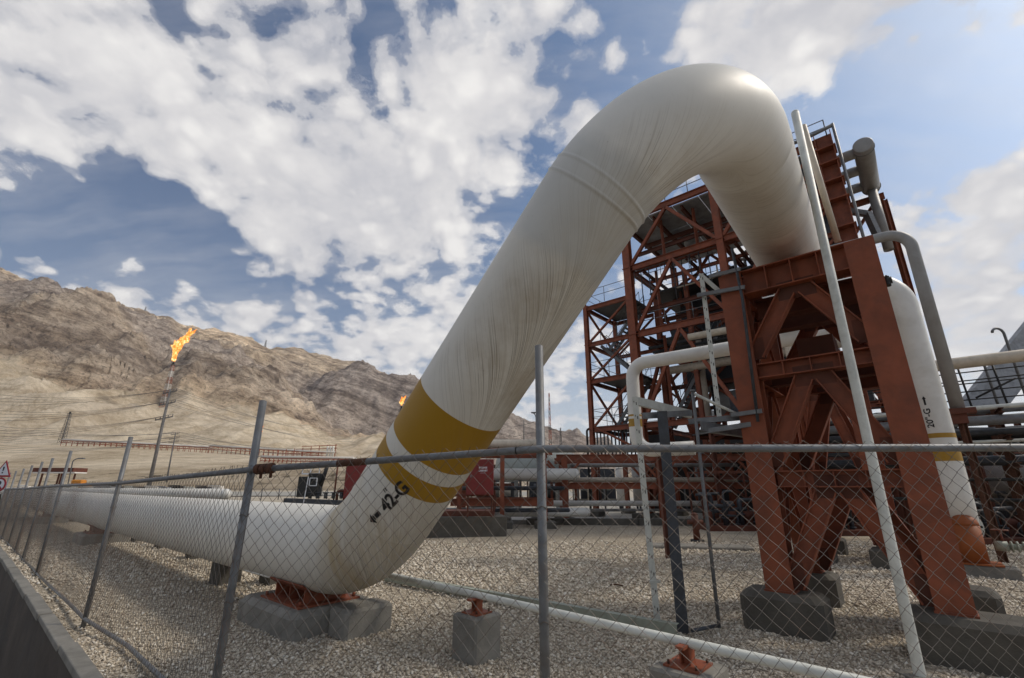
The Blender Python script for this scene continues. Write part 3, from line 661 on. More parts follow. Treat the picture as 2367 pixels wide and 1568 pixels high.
# ---- small white pipe on low supports, behind and parallel to the big one
sp0 = Vector((-.4, 5.9, 0)); DS = Vector((.7345, -.6786, 0)).normalized(); NSm = Vector((.6786, .7345, 0))
hp = .62
sm = thing('small_pipe', 'thin white pipe running low over the gravel on two small supports', 'pipe', sp0)
mb = MB(); mb.tube([sp0 - DS * 16 + Z * hp, sp0 + Z * hp, sp0 + DS * 6.5 + Z * hp], .037, 14); mb.build('pipe_run', 'pale_paint', sm)
def small_support(c, label, h, tall, m='red_steel', size=.40, tee=True):
    o = thing('pipe_support', label, 'pipe support', c, 'small pipe supports'); c = Vector(c)
    mb = MB(); mb.box(c + Z * (h / 2 - .03), (size, size, h + .06), (DS, NSm, Z), bev=.02); mb.build('concrete_block', 'concrete', o)
    mb = MB(); mb.box(c + Z * (h + .008), (size * .62, size * .62, .016), (DS, NSm, Z)); mb.build('base_plate', m, o)
    mb = MB(); mb.ibeam(c + Z * (h + .016), c + Z * (tall - .045), .09, .09, .012, .010, up=DS); mb.build('stub_post', m, o)
    mb = MB(); mb.bar(c - NSm * .13 + Z * (tall - .035), c + NSm * .13 + Z * (tall - .035), .07, .02)
    mb.build('cross_bar', m, o)
    mb = MB()
    for a in (-1, 1):
        for b in (-1, 1): p = c + DS * (a * size * .24) + NSm * (b * size * .24); mb.tube([p + Z * (h + .017), p + Z * (h + .045)], .010, 6)
    mb.build_each('anchor_bolt', 'rust', o)
small_support(sp0 - Z * 0, 'square grey block with rusty tee under the thin white pipe, left of the middle post', .44, hp)
s2 = sp0 + DS * 2.45
small_support(s2, 'red stub and plate on a concrete block at the bottom edge of the photo', .46, hp + .02, size=.46)
# dark blocks behind the big pipe that carry the small pipe
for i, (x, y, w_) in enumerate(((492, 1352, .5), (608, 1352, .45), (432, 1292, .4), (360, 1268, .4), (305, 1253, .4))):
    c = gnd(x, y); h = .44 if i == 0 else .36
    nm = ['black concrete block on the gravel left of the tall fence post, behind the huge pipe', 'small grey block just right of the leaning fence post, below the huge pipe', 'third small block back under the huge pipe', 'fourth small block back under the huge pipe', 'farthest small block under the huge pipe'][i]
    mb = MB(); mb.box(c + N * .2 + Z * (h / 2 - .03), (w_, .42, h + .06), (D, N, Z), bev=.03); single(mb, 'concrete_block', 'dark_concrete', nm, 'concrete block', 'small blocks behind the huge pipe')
# ---- cable channel (green-grey) running beside the small pipe
ch = thing('cable_channel', 'green grey steel channel running low beside the thin white pipe', 'cable tray', sp0 + NSm * .22)
c0 = sp0 + NSm * .24 - DS * 1.2 + Z * .50; c1 = Vector((2.15, 6.95, .0)); 
c0 = gnd(893, 1334, .10); c1 = gnd(1568, 1456, .10)
mb = MB(); mb.channel(c0, c1, .10, .13, .006); mb.build('channel_run', 'green_grey_paint', ch)
for t_ in (.30, .62, .86):
    p = c0.lerp(c1, t_); mb = MB(); mb.bar(p - Z * .06, Vector((p.x, p.y, -.05)), .05, .05); mb.build('stand', 'green_grey_paint', ch)
# ---- tall thin white vent pipe + raking stay
vb = Vector((4.10, 5.34, 0)); vt_ = at(1838, 262, 5.34)
vp = thing('vent_pipe', 'tall slim white vent pipe standing in front of the red support frame', 'vent pipe', vb)
gb = at(2128, 1568, 5.34)
mb = MB(); mb.tube([gb + (gb - vt_) * .02, gb, gb.lerp(vt_, .5) , vt_], .052, 16); mb.dome(vt_, (vt_ - gb), .052, 16, .9); mb.build('pipe_shaft', 'pale_paint', vp)
mb = MB(); mb.box((gb.x, gb.y, -.0), (.3, .3, .05)); mb.build('base_plate', 'concrete', vp)
a0 = at(1937, 560, 6.05); a1 = at(1857, 292, 5.75)
mb = MB(); mb.tube([a0, a1], .045, 12); mb.dome(a1, a1 - a0, .045, 12, .6); 
single(mb, 'stay_pipe', 'cream_paint', 'short beige pipe on top of the red frame, behind the slim vent pipe', 'pipe')
# ================================================================ RED SUPPORT TRESTLES
def trestle(O, wa, wb, h, base_h, label, name='support_frame', col_w=.34, chevron=True, blocks=None, tiers=((.45, 1.86), (2.02, 3.38), (3.62, 4.72)), lv=None):
    O = Vector((O[0], O[1], 0)); U = Vector((.75, -.66, 0)).normalized(); Vn = Vector((.66, .75, 0)).normalized()
    o = thing(name, label, 'steel frame', O); Lp = lambda a, b, z: O + U * a + Vn * b + Z * z
    for (a, b) in ((0, 0), (wa, 0), (0, wb), (wa, wb)):
        mb = MB(); mb.ibeam(Lp(a, b, base_h), Lp(a, b, h), col_w, col_w * .9, .024, .014, up=-Vn)
        mb.box(Lp(a, b, base_h + .012), (col_w * 1.08, col_w * 1.05, .024), (U, Vn, Z)); mb.build('column', 'red_steel', o)
    hw = col_w / 2
    lv = lv or ((h - .20, .40, .30), (3.47, .22, .24), (1.91, .22, .24))
    for (z, dp, fw) in lv:
        for (p, q, e) in (((0, 0), (wa, 0), U), ((0, wb), (wa, wb), U), ((0, 0), (0, wb), Vn), ((wa, 0), (wa, wb), Vn)):
            P0 = Lp(*p, z) + e * (hw if e is U else hw * .55); P1 = Lp(*q, z) - e * (hw if e is U else hw * .55)
            mb = MB(); mb.ibeam(P0, P1, fw, dp, .016, .012)
            n_ = 3
            for k in range(1, n_ + 1):
                c = P0.lerp(P1, k / (n_ + 1)); sdv = e.cross(Z)
                for sg in (-1, 1): mb.box(c + sdv * (sg * (fw / 4 + .002)), (.012, fw / 2 - .01, dp - .034), (e, sdv, Z))
            mb.build('beam', 'red_steel', o)
    for (z0, z1) in tiers:
        for (p, q, e) in (((0, 0), (wa, 0), U), ((0, wb), (wa, wb), U), ((0, 0), (0, wb), Vn), ((wa, 0), (wa, wb), Vn)):
            A_ = Lp(*p, z0 + .12) + e * hw; B_ = Lp(*q, z0 + .12) - e * hw; Mid = (Lp(*p, z1) + Lp(*q, z1)) / 2 - Z * .08
            for q_, sg in ((A_, -1), (B_, 1)):
                mb = MB(); mb.ibeam(q_, Mid + e * (sg * .12), .17, .235, .016, .012); mb.build('brace', 'red_steel', o)
            mb = MB(); sdv = e.cross(Z); mb.box(Mid + Z * .03 + sdv * .0, (.50, .014, .30), (e, sdv, Z))
            mb.box(A_ + Z * .10 + e * .05, (.16, .014, .34), (e, sdv, Z)); mb.box(B_ + Z * .10 - e * .05, (.16, .014, .34), (e, sdv, Z)); mb.build_each('gusset_plate', 'dark_red_steel', o)
    return o, Lp, U, Vn
TB = .47
TO = Vector((3.66, 6.90, 0))
tf, TL, TU, TV = trestle(TO, 1.72, 1.98, 5.12, TB, 'big red steel support frame with chevron braces under the top of the huge pipeline')
# middle cross girders and saddle that carry the pipe
for b_ in (.55, 1.4):
    mb = MB(); mb.ibeam(TL(.18, b_, 4.62), TL(1.54, b_, 4.62), .24, .34, .02, .014); mb.build('cross_girder', 'dark_red_steel', tf)
mb = MB(); mb.box(TL(.86, 1.0, 3.62), (1.0, .9, .05), (TU, TV, Z)); mb.box(TL(.86, 1.0, 3.86), (.5, .5, .44), (TU, TV, Z)); mb.ibeam(TL(.1, 1.0, 3.5), TL(1.62, 1.0, 3.5), .2, .2); mb.build('girder_box', 'dark_red_steel', tf)
mb = MB(); mb.box(TL(.86, 1.15, 5.32), (.6, .9, .34), (TU, TV, Z)); mb.build('pipe_shoe', 'dark_red_steel', tf)
mb = MB(); mb.box(TL(1.72 + .19, -.05, 4.45), (.06, .12, .14), (TU, TV, Z), bev=.02); mb.tube([TL(1.72 + .17, -.05, 4.45), TL(1.72 + .24, -.05, 4.45)], .05, 10); mb.build('floodlight_bracket', 'black', tf)
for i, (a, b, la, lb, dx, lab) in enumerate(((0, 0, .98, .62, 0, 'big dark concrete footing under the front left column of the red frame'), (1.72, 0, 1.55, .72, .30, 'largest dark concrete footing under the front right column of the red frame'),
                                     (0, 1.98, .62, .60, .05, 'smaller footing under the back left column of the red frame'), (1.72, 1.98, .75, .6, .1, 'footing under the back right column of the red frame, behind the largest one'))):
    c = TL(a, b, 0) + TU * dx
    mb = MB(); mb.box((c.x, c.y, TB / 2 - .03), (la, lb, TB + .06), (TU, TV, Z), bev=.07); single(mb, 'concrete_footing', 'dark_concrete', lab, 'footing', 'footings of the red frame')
# rear, lower trestle farther along the pipe
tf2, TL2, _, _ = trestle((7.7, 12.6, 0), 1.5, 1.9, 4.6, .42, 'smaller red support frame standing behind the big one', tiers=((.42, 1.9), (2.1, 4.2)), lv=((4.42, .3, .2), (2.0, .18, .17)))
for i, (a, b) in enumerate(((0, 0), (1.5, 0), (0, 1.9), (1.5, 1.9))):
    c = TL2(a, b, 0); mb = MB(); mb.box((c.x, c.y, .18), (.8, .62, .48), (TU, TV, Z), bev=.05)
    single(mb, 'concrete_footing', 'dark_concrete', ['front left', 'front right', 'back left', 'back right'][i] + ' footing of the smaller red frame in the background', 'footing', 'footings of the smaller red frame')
# ================================================================ 20" PIPE (right)
def small_shell(pts, r, n=28): return pts
q0 = Vector((9.92, 10.75, .9)); top20 = Vector((9.99, 10.75, 6.98))
pp = thing('standing_pipe', 'white pipe standing right of the red frame, with yellow rings and an orange foot', 'pipe', (q0.x, q0.y, 0))
r20 = .272
mb = MB(); pth = path([q0 + Vector((1.4, 1.7, 0)), q0, top20, top20 - D * 4.0 + N * .0], .80, 12); mb.tube(pth, r20, 32); 
pipe20 = mb.build('pipe_shell', 'white_paint', pp)
def ring20(z0, z1):
    mb = MB(); ax_ = lambda z: q0.lerp(top20, (z - q0.z) / (top20.z - q0.z)); mb.tube([ax_(z0), ax_(z1)], r20 + .003, 32, cap=False); return mb
def zof(px, py): 
    r = ray(px, py); return EYE + r.z / r.y * 10.55
ring20(zof(2180, 1012), zof(2180, 1001)).build('thin_band', 'yellow_paint', pipe20)
ring20(zof(2190, 1066), zof(2190, 1040)).build('wide_band', 'yellow_paint', pipe20)
mb = MB(); a_ = q0.copy(); 
for k in range(15):
    pass
foot = MB(); fpts = []
def s20(s, f): p = q0.lerp(top20, s); return p + Vector((cos(f), sin(f), 0)) * r20
b2 = find_on(s20, (0.2, .6), 2146, 962)
if b2:
    zc, fcc = b2[1], b2[2]
    def map20(x, y): p = q0.lerp(top20, zc + x / 6.05); f = fcc - y / r20; return p + Vector((cos(f), sin(f), 0)) * (r20 + .004)
    text_mesh('20\"-G', .185, lambda x, y: map20(x - .06, y), 'size_marking', 'black_paint', pipe20, bold=.004)
    flat_poly([[(.24, -.02), (.38, -.02), (.38, .02), (.24, .02)], [(.38, -.042), (.45, 0), (.45, 0), (.38, .042)]], map20, 'arrow_marking', 'black_paint', pipe20)
mb = MB(); fx_, fy_ = q0.x - .035, q0.y - .05; mb.tube([Vector((fx_, fy_, .27)), Vector((fx_, fy_, 1.0))], .235, 28); mb.dome(Vector((fx_, fy_, 1.0)), (0, 0, 1), .235, 28, 1.0, 7); mb.box((q0.x + .03, q0.y, .25), (.8, .7, .03), (D, N, Z)); mb.build('orange_foot', 'orange_steel', pp)
mb = MB(); mb.box((q0.x + .1, q0.y + .1, .08), (1.25, .95, .30), (D, N, Z), bev=.03); single(mb, 'concrete_pad', 'concrete', 'flat concrete pad under the orange foot of the white standing pipe', 'concrete pad')
# flanged valve behind the foot
vl = thing('flanged_valve', 'grey white flanged valve on the ground beside the orange pipe foot', 'valve', (q0.x + 1.0, q0.y + .7, 0))
vc = q0 + Vector((.86, 1.04, .0)); dv = Vector((1.4, 1.7, 0)).normalized()
mb = MB(); mb.tube([vc - dv * .08, vc + dv * .08], r20 + .13, 28); mb.build('flange', 'pale_paint', vl)
mb = MB(); sv = dv.cross(Z)
for k in range(14):
    a = 2 * pi * k / 14; c = vc + (sv * cos(a) + Z * sin(a)) * (r20 + .08); mb.tube([c - dv * .13, c + dv * .13], .028, 6)
mb.build_each('bolt', 'black', vl)
vd = at(2300, 1262, 10.6); mb = MB(); mb.tube([vd, vd + D * .20], .10, 18); mb.tube([vd + D * .20, vd + D * .50], .06, 16)
for k in range(3): mb.tube([vd + D * (.24 + .09 * k), vd + D * (.27 + .09 * k)], .11, 16)
mb.build('drain_valve', 'green_grey_paint', vl)
mb = MB(); mb.tube([vd + D * .14, vd + D * .14 + Z * .32], .02, 8); mb.tube([vd + D * .14 + Z * .32 + Vector((cos(a), sin(a), 0)) * .13 for a in np.linspace(0, 2 * pi, 14)[:-1]], .014, 6, closed=True); mb.build('handwheel', 'dark_red_steel', vl)
# ---- grey elbow pipe on the right
gp0 = at(2012, 552, 12.6); gp1 = at(2098, 534, 12.2); gp2 = at(2214, 945, 12.2)
gp = thing('grey_pipe', 'grey pipe arching over and dropping to the pipe rack on the right', 'pipe', (gp2.x, gp2.y, 0))
mb = MB(); mb.tube(path([gp0 - D * 2.2, gp1, gp2], .55, 10), .155, 22); mb.build('pipe_run', 'grey_pipe_paint', gp)
mb = MB(); mb.box(gp2 + Z * -.08, (.66, .45, .14), (D, N, Z)); mb.box(gp2 + Z * -.27 - D * .05, (.36, .3, .26), (D, N, Z)); mb.build('end_bracket', 'dark_red_steel', gp)
mb = MB(); mb.ibeam(gp2 - Z * .4, Vector((gp2.x, gp2.y, 0)), .13, .13); mb.build('post', 'rust', gp)
# ================================================================ 12" white pipe behind the frame (yellow rings)
w0 = at(1473, 1042, 13.2); wtop = Vector((3.58, 13.2, 5.22)); dl = dn(1, 0)
pw = thing('white_pipe', 'white pipe with yellow ring bending from upright to level behind the pale channel post', 'pipe', (w0.x, w0.y, 0))
wp = path([w0 + dn(1.5, .3, .02), w0 + Z * .0 , wtop + Z * .05, wtop + D * 5.0 + Z * -.02], .42, 10)
mb = MB(); mb.tube(wp, .185, 26); mb.build('pipe_shell', 'white_paint', pw)
def wz(y): r = ray(1478, y); return EYE + r.z / r.y * 13.05
ax_w = lambda z: Vector((w0.x + (wtop.x - w0.x) * (z - w0.z) / (wtop.z - w0.z), w0.y, z))
for (ya, yb, nm) in ((958, 962, 'thin_band'), (968, 986, 'wide_band')):
    mb = MB(); mb.tube([ax_w(wz(yb)), ax_w(wz(ya))], .189, 26, cap=False); mb.build(nm, 'yellow_paint', pw)
wq_ = w0 + dn(.55, .2); mb = MB(); mb.ibeam(Vector((wq_.x, wq_.y, 0)), Vector((wq_.x, wq_.y, w0.z - .19)), .15, .15); mb.build('stand', 'dark_red_steel', pw)
# ================================================================ CHAIN-LINK FENCE
FN = 1.58
def fl(t, z=0): return Vector((.76 * t + 1.03, 1.2 - .65 * t, z))
# (ground point, rail height, post top height) along the fence, from far left to right
FP = [(fl(-50), 1.62, 2.3), (fl(-44), 1.63, 2.32), (fl(-39), 1.64, 2.34), (fl(-35), 1.66, 2.36), (fl(-31.5), 1.67, 2.38), (fl(-28.4), 1.69, 2.40), (fl(-25.4), 1.71, 2.42), (fl(-22.4), 1.73, 2.46), (fl(-19.9), 1.76, 2.50), (fl(-17.6), 1.79, 2.52), (fl(-14.55), 1.82, 2.57), (fl(-8.95), 1.855, 2.52), (fl(-4.2), 1.945, 2.52)]
cpost = at(1262, 1290, 3.18); FP.append((Vector((cpost.x - .02, 3.18, 0)), 2.055, 2.79)); 
FP.append((Vector((3.35, 3.12, 0)), 2.06, 2.6)); FP.append((Vector((6.3, 3.05, 0)), 2.06, 2.6))
fence = thing('chain_link_fence', 'galvanised chain link fence with pipe posts and rails across the whole foreground', 'fence', (0, 3.18, 0))
for i, (p, rh, th) in enumerate(FP):
    if i == len(FP) - 2: continue
    tilt = Vector(((random.random() - .5) * .05, 0, 0)) if 3 < i < 11 else Vector((0, 0, 0))
    zb = -.05
    mb = MB(); mb.tube([Vector((p.x, p.y, zb)), Vector((p.x, p.y, th)) + tilt], .030, 16); mb.dome(Vector((p.x, p.y, th)) + tilt, (0, 0, 1), .030, 16, .25, 2)
    mb.build('post', 'galvanised', fence)
camdir = lambda p: (Vector((0, 0, 0)) - Vector((p.x, p.y, 0))).normalized()
def offs(p, d): c = camdir(p); return p + c * d
rail = [offs(p, .047) + Z * rh for (p, rh, th) in FP]
mb = MB(); mb.tube(rail[:13], .025, 12); mb.tube(rail[12:], .025, 14); trl = mb.build('top_rail', 'galvanised', fence)
brail = [offs(p, .047) + Z * (.06 + .05 * (i == 11)) for i, (p, rh, th) in enumerate(FP)]
mids = []
for k_, (a_, b_) in enumerate(zip(brail[:-1], brail[1:])):
    iw = N * (.17 if k_ == 11 else .03)
    mids += [a_, (a_ * 2 + b_) / 3 - Z * .03 + iw, (a_ + b_ * 2) / 3 - Z * .02 + iw]
mids.append(brail[-1]); mb = MB(); mb.tube(mids, .022, 10); mb.build('bottom_rail', 'galvanised', fence)
# rusty clamp on the rail right of the corner post, and tie wires
cl = rail[12].lerp(rail[13], .055); mb = MB(); rdv = (rail[13] - rail[12]).normalized()
for k in (-.06, .0, .06): mb.tube([cl + rdv * (k - .022), cl + rdv * (k + .022)], .042, 12)
mb.tube([cl - rdv * .09, cl + rdv * .09], .031, 12)
for k in (-.03, .07): mb.tube([cl + rdv * k - Z * .02, cl + rdv * k - Z * .075], .012, 8)
mb.build('rail_clamp', 'rust', trl)
cl = rail[12].lerp(rail[13], .40); mb = MB(); mb.tube([cl - rdv * .14, cl + rdv * .12], .0262, 12); mb.build('rusty_sleeve', 'rust', trl)
cl = rail[13] - rdv * .17; mb = MB(); mb.tube([cl - rdv * .004, cl + rdv * .004], .0275, 14); mb.build('rail_joint', 'black', trl)
mb = MB()
for i in (9, 10, 11, 12, 13):
    p, rh, th = FP[i]
    for z in (rh + .0, rh * .82, rh * .50, rh * .2):
        mb.tube([Vector((p.x + .034 * cos(a), p.y + .034 * sin(a), z + .01 * sin(3 * a))) for a in np.linspace(0, 2 * pi, 12)[:-1]], .003, 5, closed=True)
mb.build_each('tie_wire', 'wire', fence)
def link_panel(i0, i1, seed):
    A0, B0 = rail[i0], rail[i1]; a0, b0 = brail[i0], brail[i1]
    A0 = offs(A0, .034); B0 = offs(B0, .034); a0 = offs(a0, .026); b0 = offs(b0, .026)
    L = ((A0 - B0).xy.length); W_ = .0525; ni = int(L / W_); Hh = (A0.z + B0.z) / 2; nj = int(Hh / W_)
    nj += nj % 2; r_ = np.random.default_rng(seed); ph = r_.random(6) * 6
    ii, jj = np.meshgrid(np.arange(ni + 1), np.arange(nj + 2), indexing='ij'); uu = ii / ni; vv = jj / nj
    top = np_(A0)[None, None] * (1 - uu[..., None]) + np_(B0)[None, None] * uu[..., None]; bot = np_(a0)[None, None] * (1 - uu[..., None]) + np_(b0)[None, None] * uu[..., None]
    Pn = bot + (top - bot) * vv[..., None]
    wob = .010; dirx = np_((B0 - A0).normalized())
    w1 = np.sin(uu * L * 2.3 + ph[0] + vv * 3) * wob + np.sin(vv * 9 + ph[1] + uu * L * 1.1) * wob * .8 + (r_.random(uu.shape) - .5) * .008
    w2 = np.sin(uu * L * 3.1 + ph[2]) * .010 * (vv > .2) + (r_.random(uu.shape) - .5) * .008
    Pn = Pn + dirx * w1[..., None] + np_([0, 0, 1]) * w2[..., None]
    nrm = np.cross(dirx, [0, 0, 1.]); nrm *= (1 if nrm @ (-np_(A0)) > 0 else -1)
    Pn = Pn + nrm * (np.sin(uu * L * 1.7 + ph[3]) * np.sin(vv * 4 + ph[4]) * .012)[..., None]
    V = []; Fc = []; rr = .0023
    offd = [np_([1, 0, 0]), np_([-.5, .87, 0]), np_([-.5, -.87, 0])]
    offd = [dirx * o[0] + nrm * o[1] for o in offd]
    for i in range(ni):
        pts = [Pn[i + (1 - (j % 2)) if (i % 2) else i + (j % 2), j] + nrm * (.004 if (j + i) % 2 else -.002) for j in range(nj + 2)]
        e = pts[-1] + np_([0, 0, -.012]) + dirx * (r_.random() - .5) * .05 + nrm * (r_.random() - .5) * .04; pts[-1] = (pts[-1] + pts[-2]) / 2 + (e - pts[-1]) * .5; pts.append(e)
        o = len(V)
        for p in pts:
            for d in offd: V.append(p + d * rr)
        for k in range(len(pts) - 1):
            for q in range(3): q2 = (q + 1) % 3; Fc.append((o + k * 3 + q, o + k * 3 + q2, o + k * 3 + 3 + q2, o + k * 3 + 3 + q))
    me = bpy.data.meshes.new('wire_mesh'); off = np_(fence.location); me.from_pydata((np.array(V) - off).tolist(), [], Fc); me.update(); me.materials.append(M['wire'])
    o = bpy.data.objects.new('wire_mesh', me); COL.objects.link(o); o.parent = fence
for i in range(len(FP) - 1):
    if i < 4: continue
    link_panel(i, i + 1, 40 + i)
# ================================================================ CHANNEL POSTS / CONDUITS NEAR THE FRAME
def perf(mb, p0, p1, w, h, up=None, m='pale'): mb.channel(p0, p1, w, h, .006, up)
def slots(p0, p1, face, off, n, w=.012, l=.045):
    mb = MB(); p0, p1 = Vector(p0), Vector(p1); a = (p1 - p0).normalized(); s_ = a.cross(face).normalized()
    for k in range(n):
        c = p0.lerp(p1, (k + .5) / n) + face * off
        mb.box(c + s_ * .014, (l, w, .002), (a, s_, face)); mb.box(c - s_ * .018 + a * .03, (l * .6, w * .8, .002), (a, s_, face))
    return mb
cpb = gnd(1521, 1448); ct = at(1467, 918, cpb.y)
cp = thing('channel_post', 'pale slotted channel post with an arm on top, left of the dark grey column', 'post', (cpb.x, cpb.y, 0))
fa = camdir(cpb)
mb = MB(); mb.channel(Vector((cpb.x, cpb.y, -.03)), Vector((ct.x, ct.y, ct.z)), .085, .06, .006, up=-fa); mb.build('upright', 'pale_paint', cp)
slots(Vector((cpb.x, cpb.y, .1)), Vector((ct.x, ct.y, ct.z)), fa, .031, 14).build('slots', 'black', cp)
t1_ = at(1596, 958, cpb.y + .55); mb = MB(); mb.channel(Vector((ct.x, ct.y, ct.z - .06)), t1_, .06, .13, .006); mb.build('arm', 'pale_paint', cp)
slots(Vector((ct.x, ct.y, ct.z - .06)), t1_, D.cross(Z) * -1, .03, 5).build('slots', 'black', cp)
for y in (1035, 1345):
    q = at(1470 + (y - 918) * .1, y, cpb.y - .03); mb = MB(); mb.box(q, (.13, .03, .03)); mb.tube([q + Vector((.05, -.02, .01)), q + Vector((.075, -.02, .01))], .02, 8); mb.build_each('clamp', 'pale_paint', cp)
gb_ = gnd(1579, 1462); gt = at(1530, 952, gb_.y)
gc = thing('steel_column', 'dark blue grey steel column behind the thin white pipe', 'post', (gb_.x, gb_.y, 0))
mb = MB(); mb.ibeam(Vector((gb_.x, gb_.y, -.03)), Vector((gt.x, gt.y, gt.z)), .145, .14, .012, .010, up=-camdir(gb_)); mb.build('upright', 'dark_steel', gc)
q0_ = at(1483, 962, gb_.y - .02); q1_ = at(1598, 955, gb_.y + .3)
mb = MB(); mb.channel(q0_, q1_, .045, .09, .006); mb.build('cross_arm', 'galvanised', gc)
# thin grey pole and handrail tube
pb_ = gnd(1664, 1462); pt_ = at(1601, 906, pb_.y)
pl = thing('thin_pole', 'thin grey pole with a raking tube on top, right of the dark grey column', 'pole', (pb_.x, pb_.y, 0))
mb = MB(); mb.tube([Vector((pb_.x, pb_.y, .05)), pt_], .024, 12); mb.tube([pt_, pt_ + Z * .03], .036, 12); mb.build('upright', 'galvanised', pl)
mb = MB(); mb.tube([pt_ - Z * .02, at(1747, 978, pb_.y + .25)], .023, 10); mb.build('raking_tube', 'pale_paint', pl)
mb = MB(); mb.tube([Vector((pb_.x, pb_.y, .08)), gnd(1600, 1458, .08)], .022, 10); mb.build('foot_tube', 'dark_steel', pl)
def fixed_bars(nm, label, cat, bars, m='galvanised', loc=None):
    o = thing(nm, label, cat, loc or bars[0][0])
    for (a, b, w, h, pn) in bars: mb = MB(); mb.channel(a, b, w, h, .006); mb.build(pn, m, o)
    return o
fy = 7.0
fixed_bars('cable_bracket', 'grey steel bracket arms and beam reaching to the left column of the red frame', 'bracket', [
 (at(1590, 975, fy), at(1745, 962, fy), .05, .08, 'arm'), (at(1613, 985, fy - .1), at(1728, 1002, fy + .5), .10, .14, 'beam'), (at(1610, 1000, fy), at(1755, 978, fy - .2), .05, .07, 'arm')])
tp0 = at(1663, 966, 7.10); tp1 = at(1621, 634, 7.10)
tc = thing('slotted_channel', 'tall pale slotted channel standing just left of the left red column', 'post', (tp0.x, tp0.y, tp0.z))
mb = MB(); mb.channel(tp0, tp1, .07, .05, .006, up=-camdir(tp0)); mb.build('upright', 'pale_paint', tc)
slots(tp0, tp1, camdir(tp0), .027, 13).build('slots', 'black', tc)
mb = MB(); mb.channel(tp1 - Z * .03, at(1662, 673, 7.0), .05, .06, .006); mb.build('arm', 'pale_paint', tc)
cf = TL(0, -.21, 0)
cd = thing('conduit', 'grey conduit clamped up the face of the left column of the red frame', 'conduit', (cf.x, cf.y, 2.9))
def onface(px, py):   # on plane just in front of the trestle face
    r = ray(px, py); n_ = -TV; p0 = TL(0, -.22, 0); s = (p0 - Vector((0, 0, EYE))).dot(n_) / r.dot(n_); return Vector((0, 0, EYE)) + r * s
mb = MB(); mb.tube([onface(1752, 975), onface(1716, 690), onface(1692, 575)], .022, 12); mb.dome(onface(1692, 575), (0, 0, 1), .022, 12, .8); mb.build('conduit_run', 'dark_steel', cd)
for (a, b) in (((1612, 683), (1722, 664)), ((1690, 960), (1762, 950)), ((1640, 640), (1712, 622))):
    mb = MB(); mb.channel(onface(*a), onface(*b), .04, .06, .005); mb.build('bracket', 'galvanised', cd)
# ================================================================ RED TOWER (air cooler structure) behind
TWO = Vector((7.9, 28, 0)); UD = Vector((.755, -.656, 0)); UN = Vector((.656, .755, 0))
Lt = lambda a, b, z: TWO + UD * a + UN * b + Z * z
tw = thing('red_tower', 'tall red steel tower with roof deck, stairs and railings behind the huge pipe', 'steel tower', TWO)
BACK = 8.5
def tbeam(p, q, w, h, nm='beam', m='red_steel'):
    mb = MB(); mb.ibeam(p, q, w, h, .03, .02); mb.build(nm, m, tw)
for (a, b, h, w) in ((0, 0, 19.6, .50), (6, 0, 19.6, .4), (11.9, 0, 19.9, .78), (0, BACK, 19.2, .4), (6, BACK, 19.2, .4), (11.9, BACK, 19.2, .4), (-3.5, 0, 14.1, .28), (-3.5, 4.2, 14.1, .26), (0, 4.2, 15.5, .34), (6, 4.2, 15.5, .36), (3, 2.0, 15.6, .26), (3, 6.2, 15.6, .26), (9, 2.0, 15.6, .26), (9, 6.2, 15.6, .26)):
    mb = MB(); mb.ibeam(Lt(a, b, .3), Lt(a, b, h), w, w, .04, .02, up=(UD if w > .7 else -UN))
    for z in ((3.7, 5.3, 8.5, 11.1, 12.6, 14.2, 15.8, 16.9, 18.0, 18.9) if w > .7 else (3.7, 5.3, 8.5, 11.1, 15.8)): 
        if z < h: mb.box(Lt(a, b, z), (w * 1.2, w * 1.2, .05), (UD, UN, Z))
    mb.build('column', 'red_steel', tw)
    mb = MB(); mb.box(Lt(a, b, .14), (w * 3, w * 3, .36), (UD, UN, Z), bev=.05); mb.build('plinth', 'dark_concrete', tw)
for z in (3.75, 5.3, 11.1, 15.8, 19.6):
    dpt = .42 if z > 10 else .34
    for (p, q) in (((.28, 0), (5.75, 0)), ((6.25, 0), (11.6, 0)), ((.28, BACK), (5.75, BACK)), ((6.25, BACK), (11.6, BACK))): tbeam(Lt(*p, z), Lt(*q, z), .22, dpt)
    for a in (0, 6, 11.9): tbeam(Lt(a, .3, z), Lt(a, BACK - .3, z), .22, dpt - .02)
for z in (5.3, 8.5, 11.1, 13.8):
    tbeam(Lt(-3.35, 0, z), Lt(-.28, 0, z), .18, .30); tbeam(Lt(-3.35, 4.2, z), Lt(-.28, 4.2, z), .16, .26); tbeam(Lt(-3.5, .2, z), Lt(-3.5, 4.0, z), .16, .26)
def tbr(p, q, w=.2): mb = MB(); mb.ibeam(p, q, w, w, .02, .015, up=UN); mb.build('brace', 'red_steel', tw)
for (a0_, a1_) in ((0, 6), (6, 11.9)):
    for (z0, z1) in ((5.5, 10.9), (11.3, 15.6), (16.0, 19.4)):
        m_ = (a0_ + a1_) / 2
        for bq in (0, BACK): tbr(Lt(a0_ + .2, bq, z0), Lt(m_, bq, z1)); tbr(Lt(a1_ - .2, bq, z0), Lt(m_, bq, z1))
for (a0_, a1_) in ((0, 3), (3, 6), (6, 9), (9, 11.9)):
    for (z0, z1) in ((5.5, 8.1), (8.4, 10.7), (11.3, 13.1), (13.4, 15.4)): tbr(Lt(a0_ + .15, 4.2, z0), Lt(a1_ - .15, 4.2, z1), .16); tbr(Lt(a1_ - .15, 4.25, z0), Lt(a0_ + .15, 4.25, z1), .13)
for a in (0, 6, 11.9):
    for (z0, z1) in ((5.5, 10.9), (11.3, 15.6), (.6, 5.1)): tbr(Lt(a, .3, z0), Lt(a, BACK / 2, z1)); tbr(Lt(a, BACK - .3, z0), Lt(a, BACK / 2, z1))
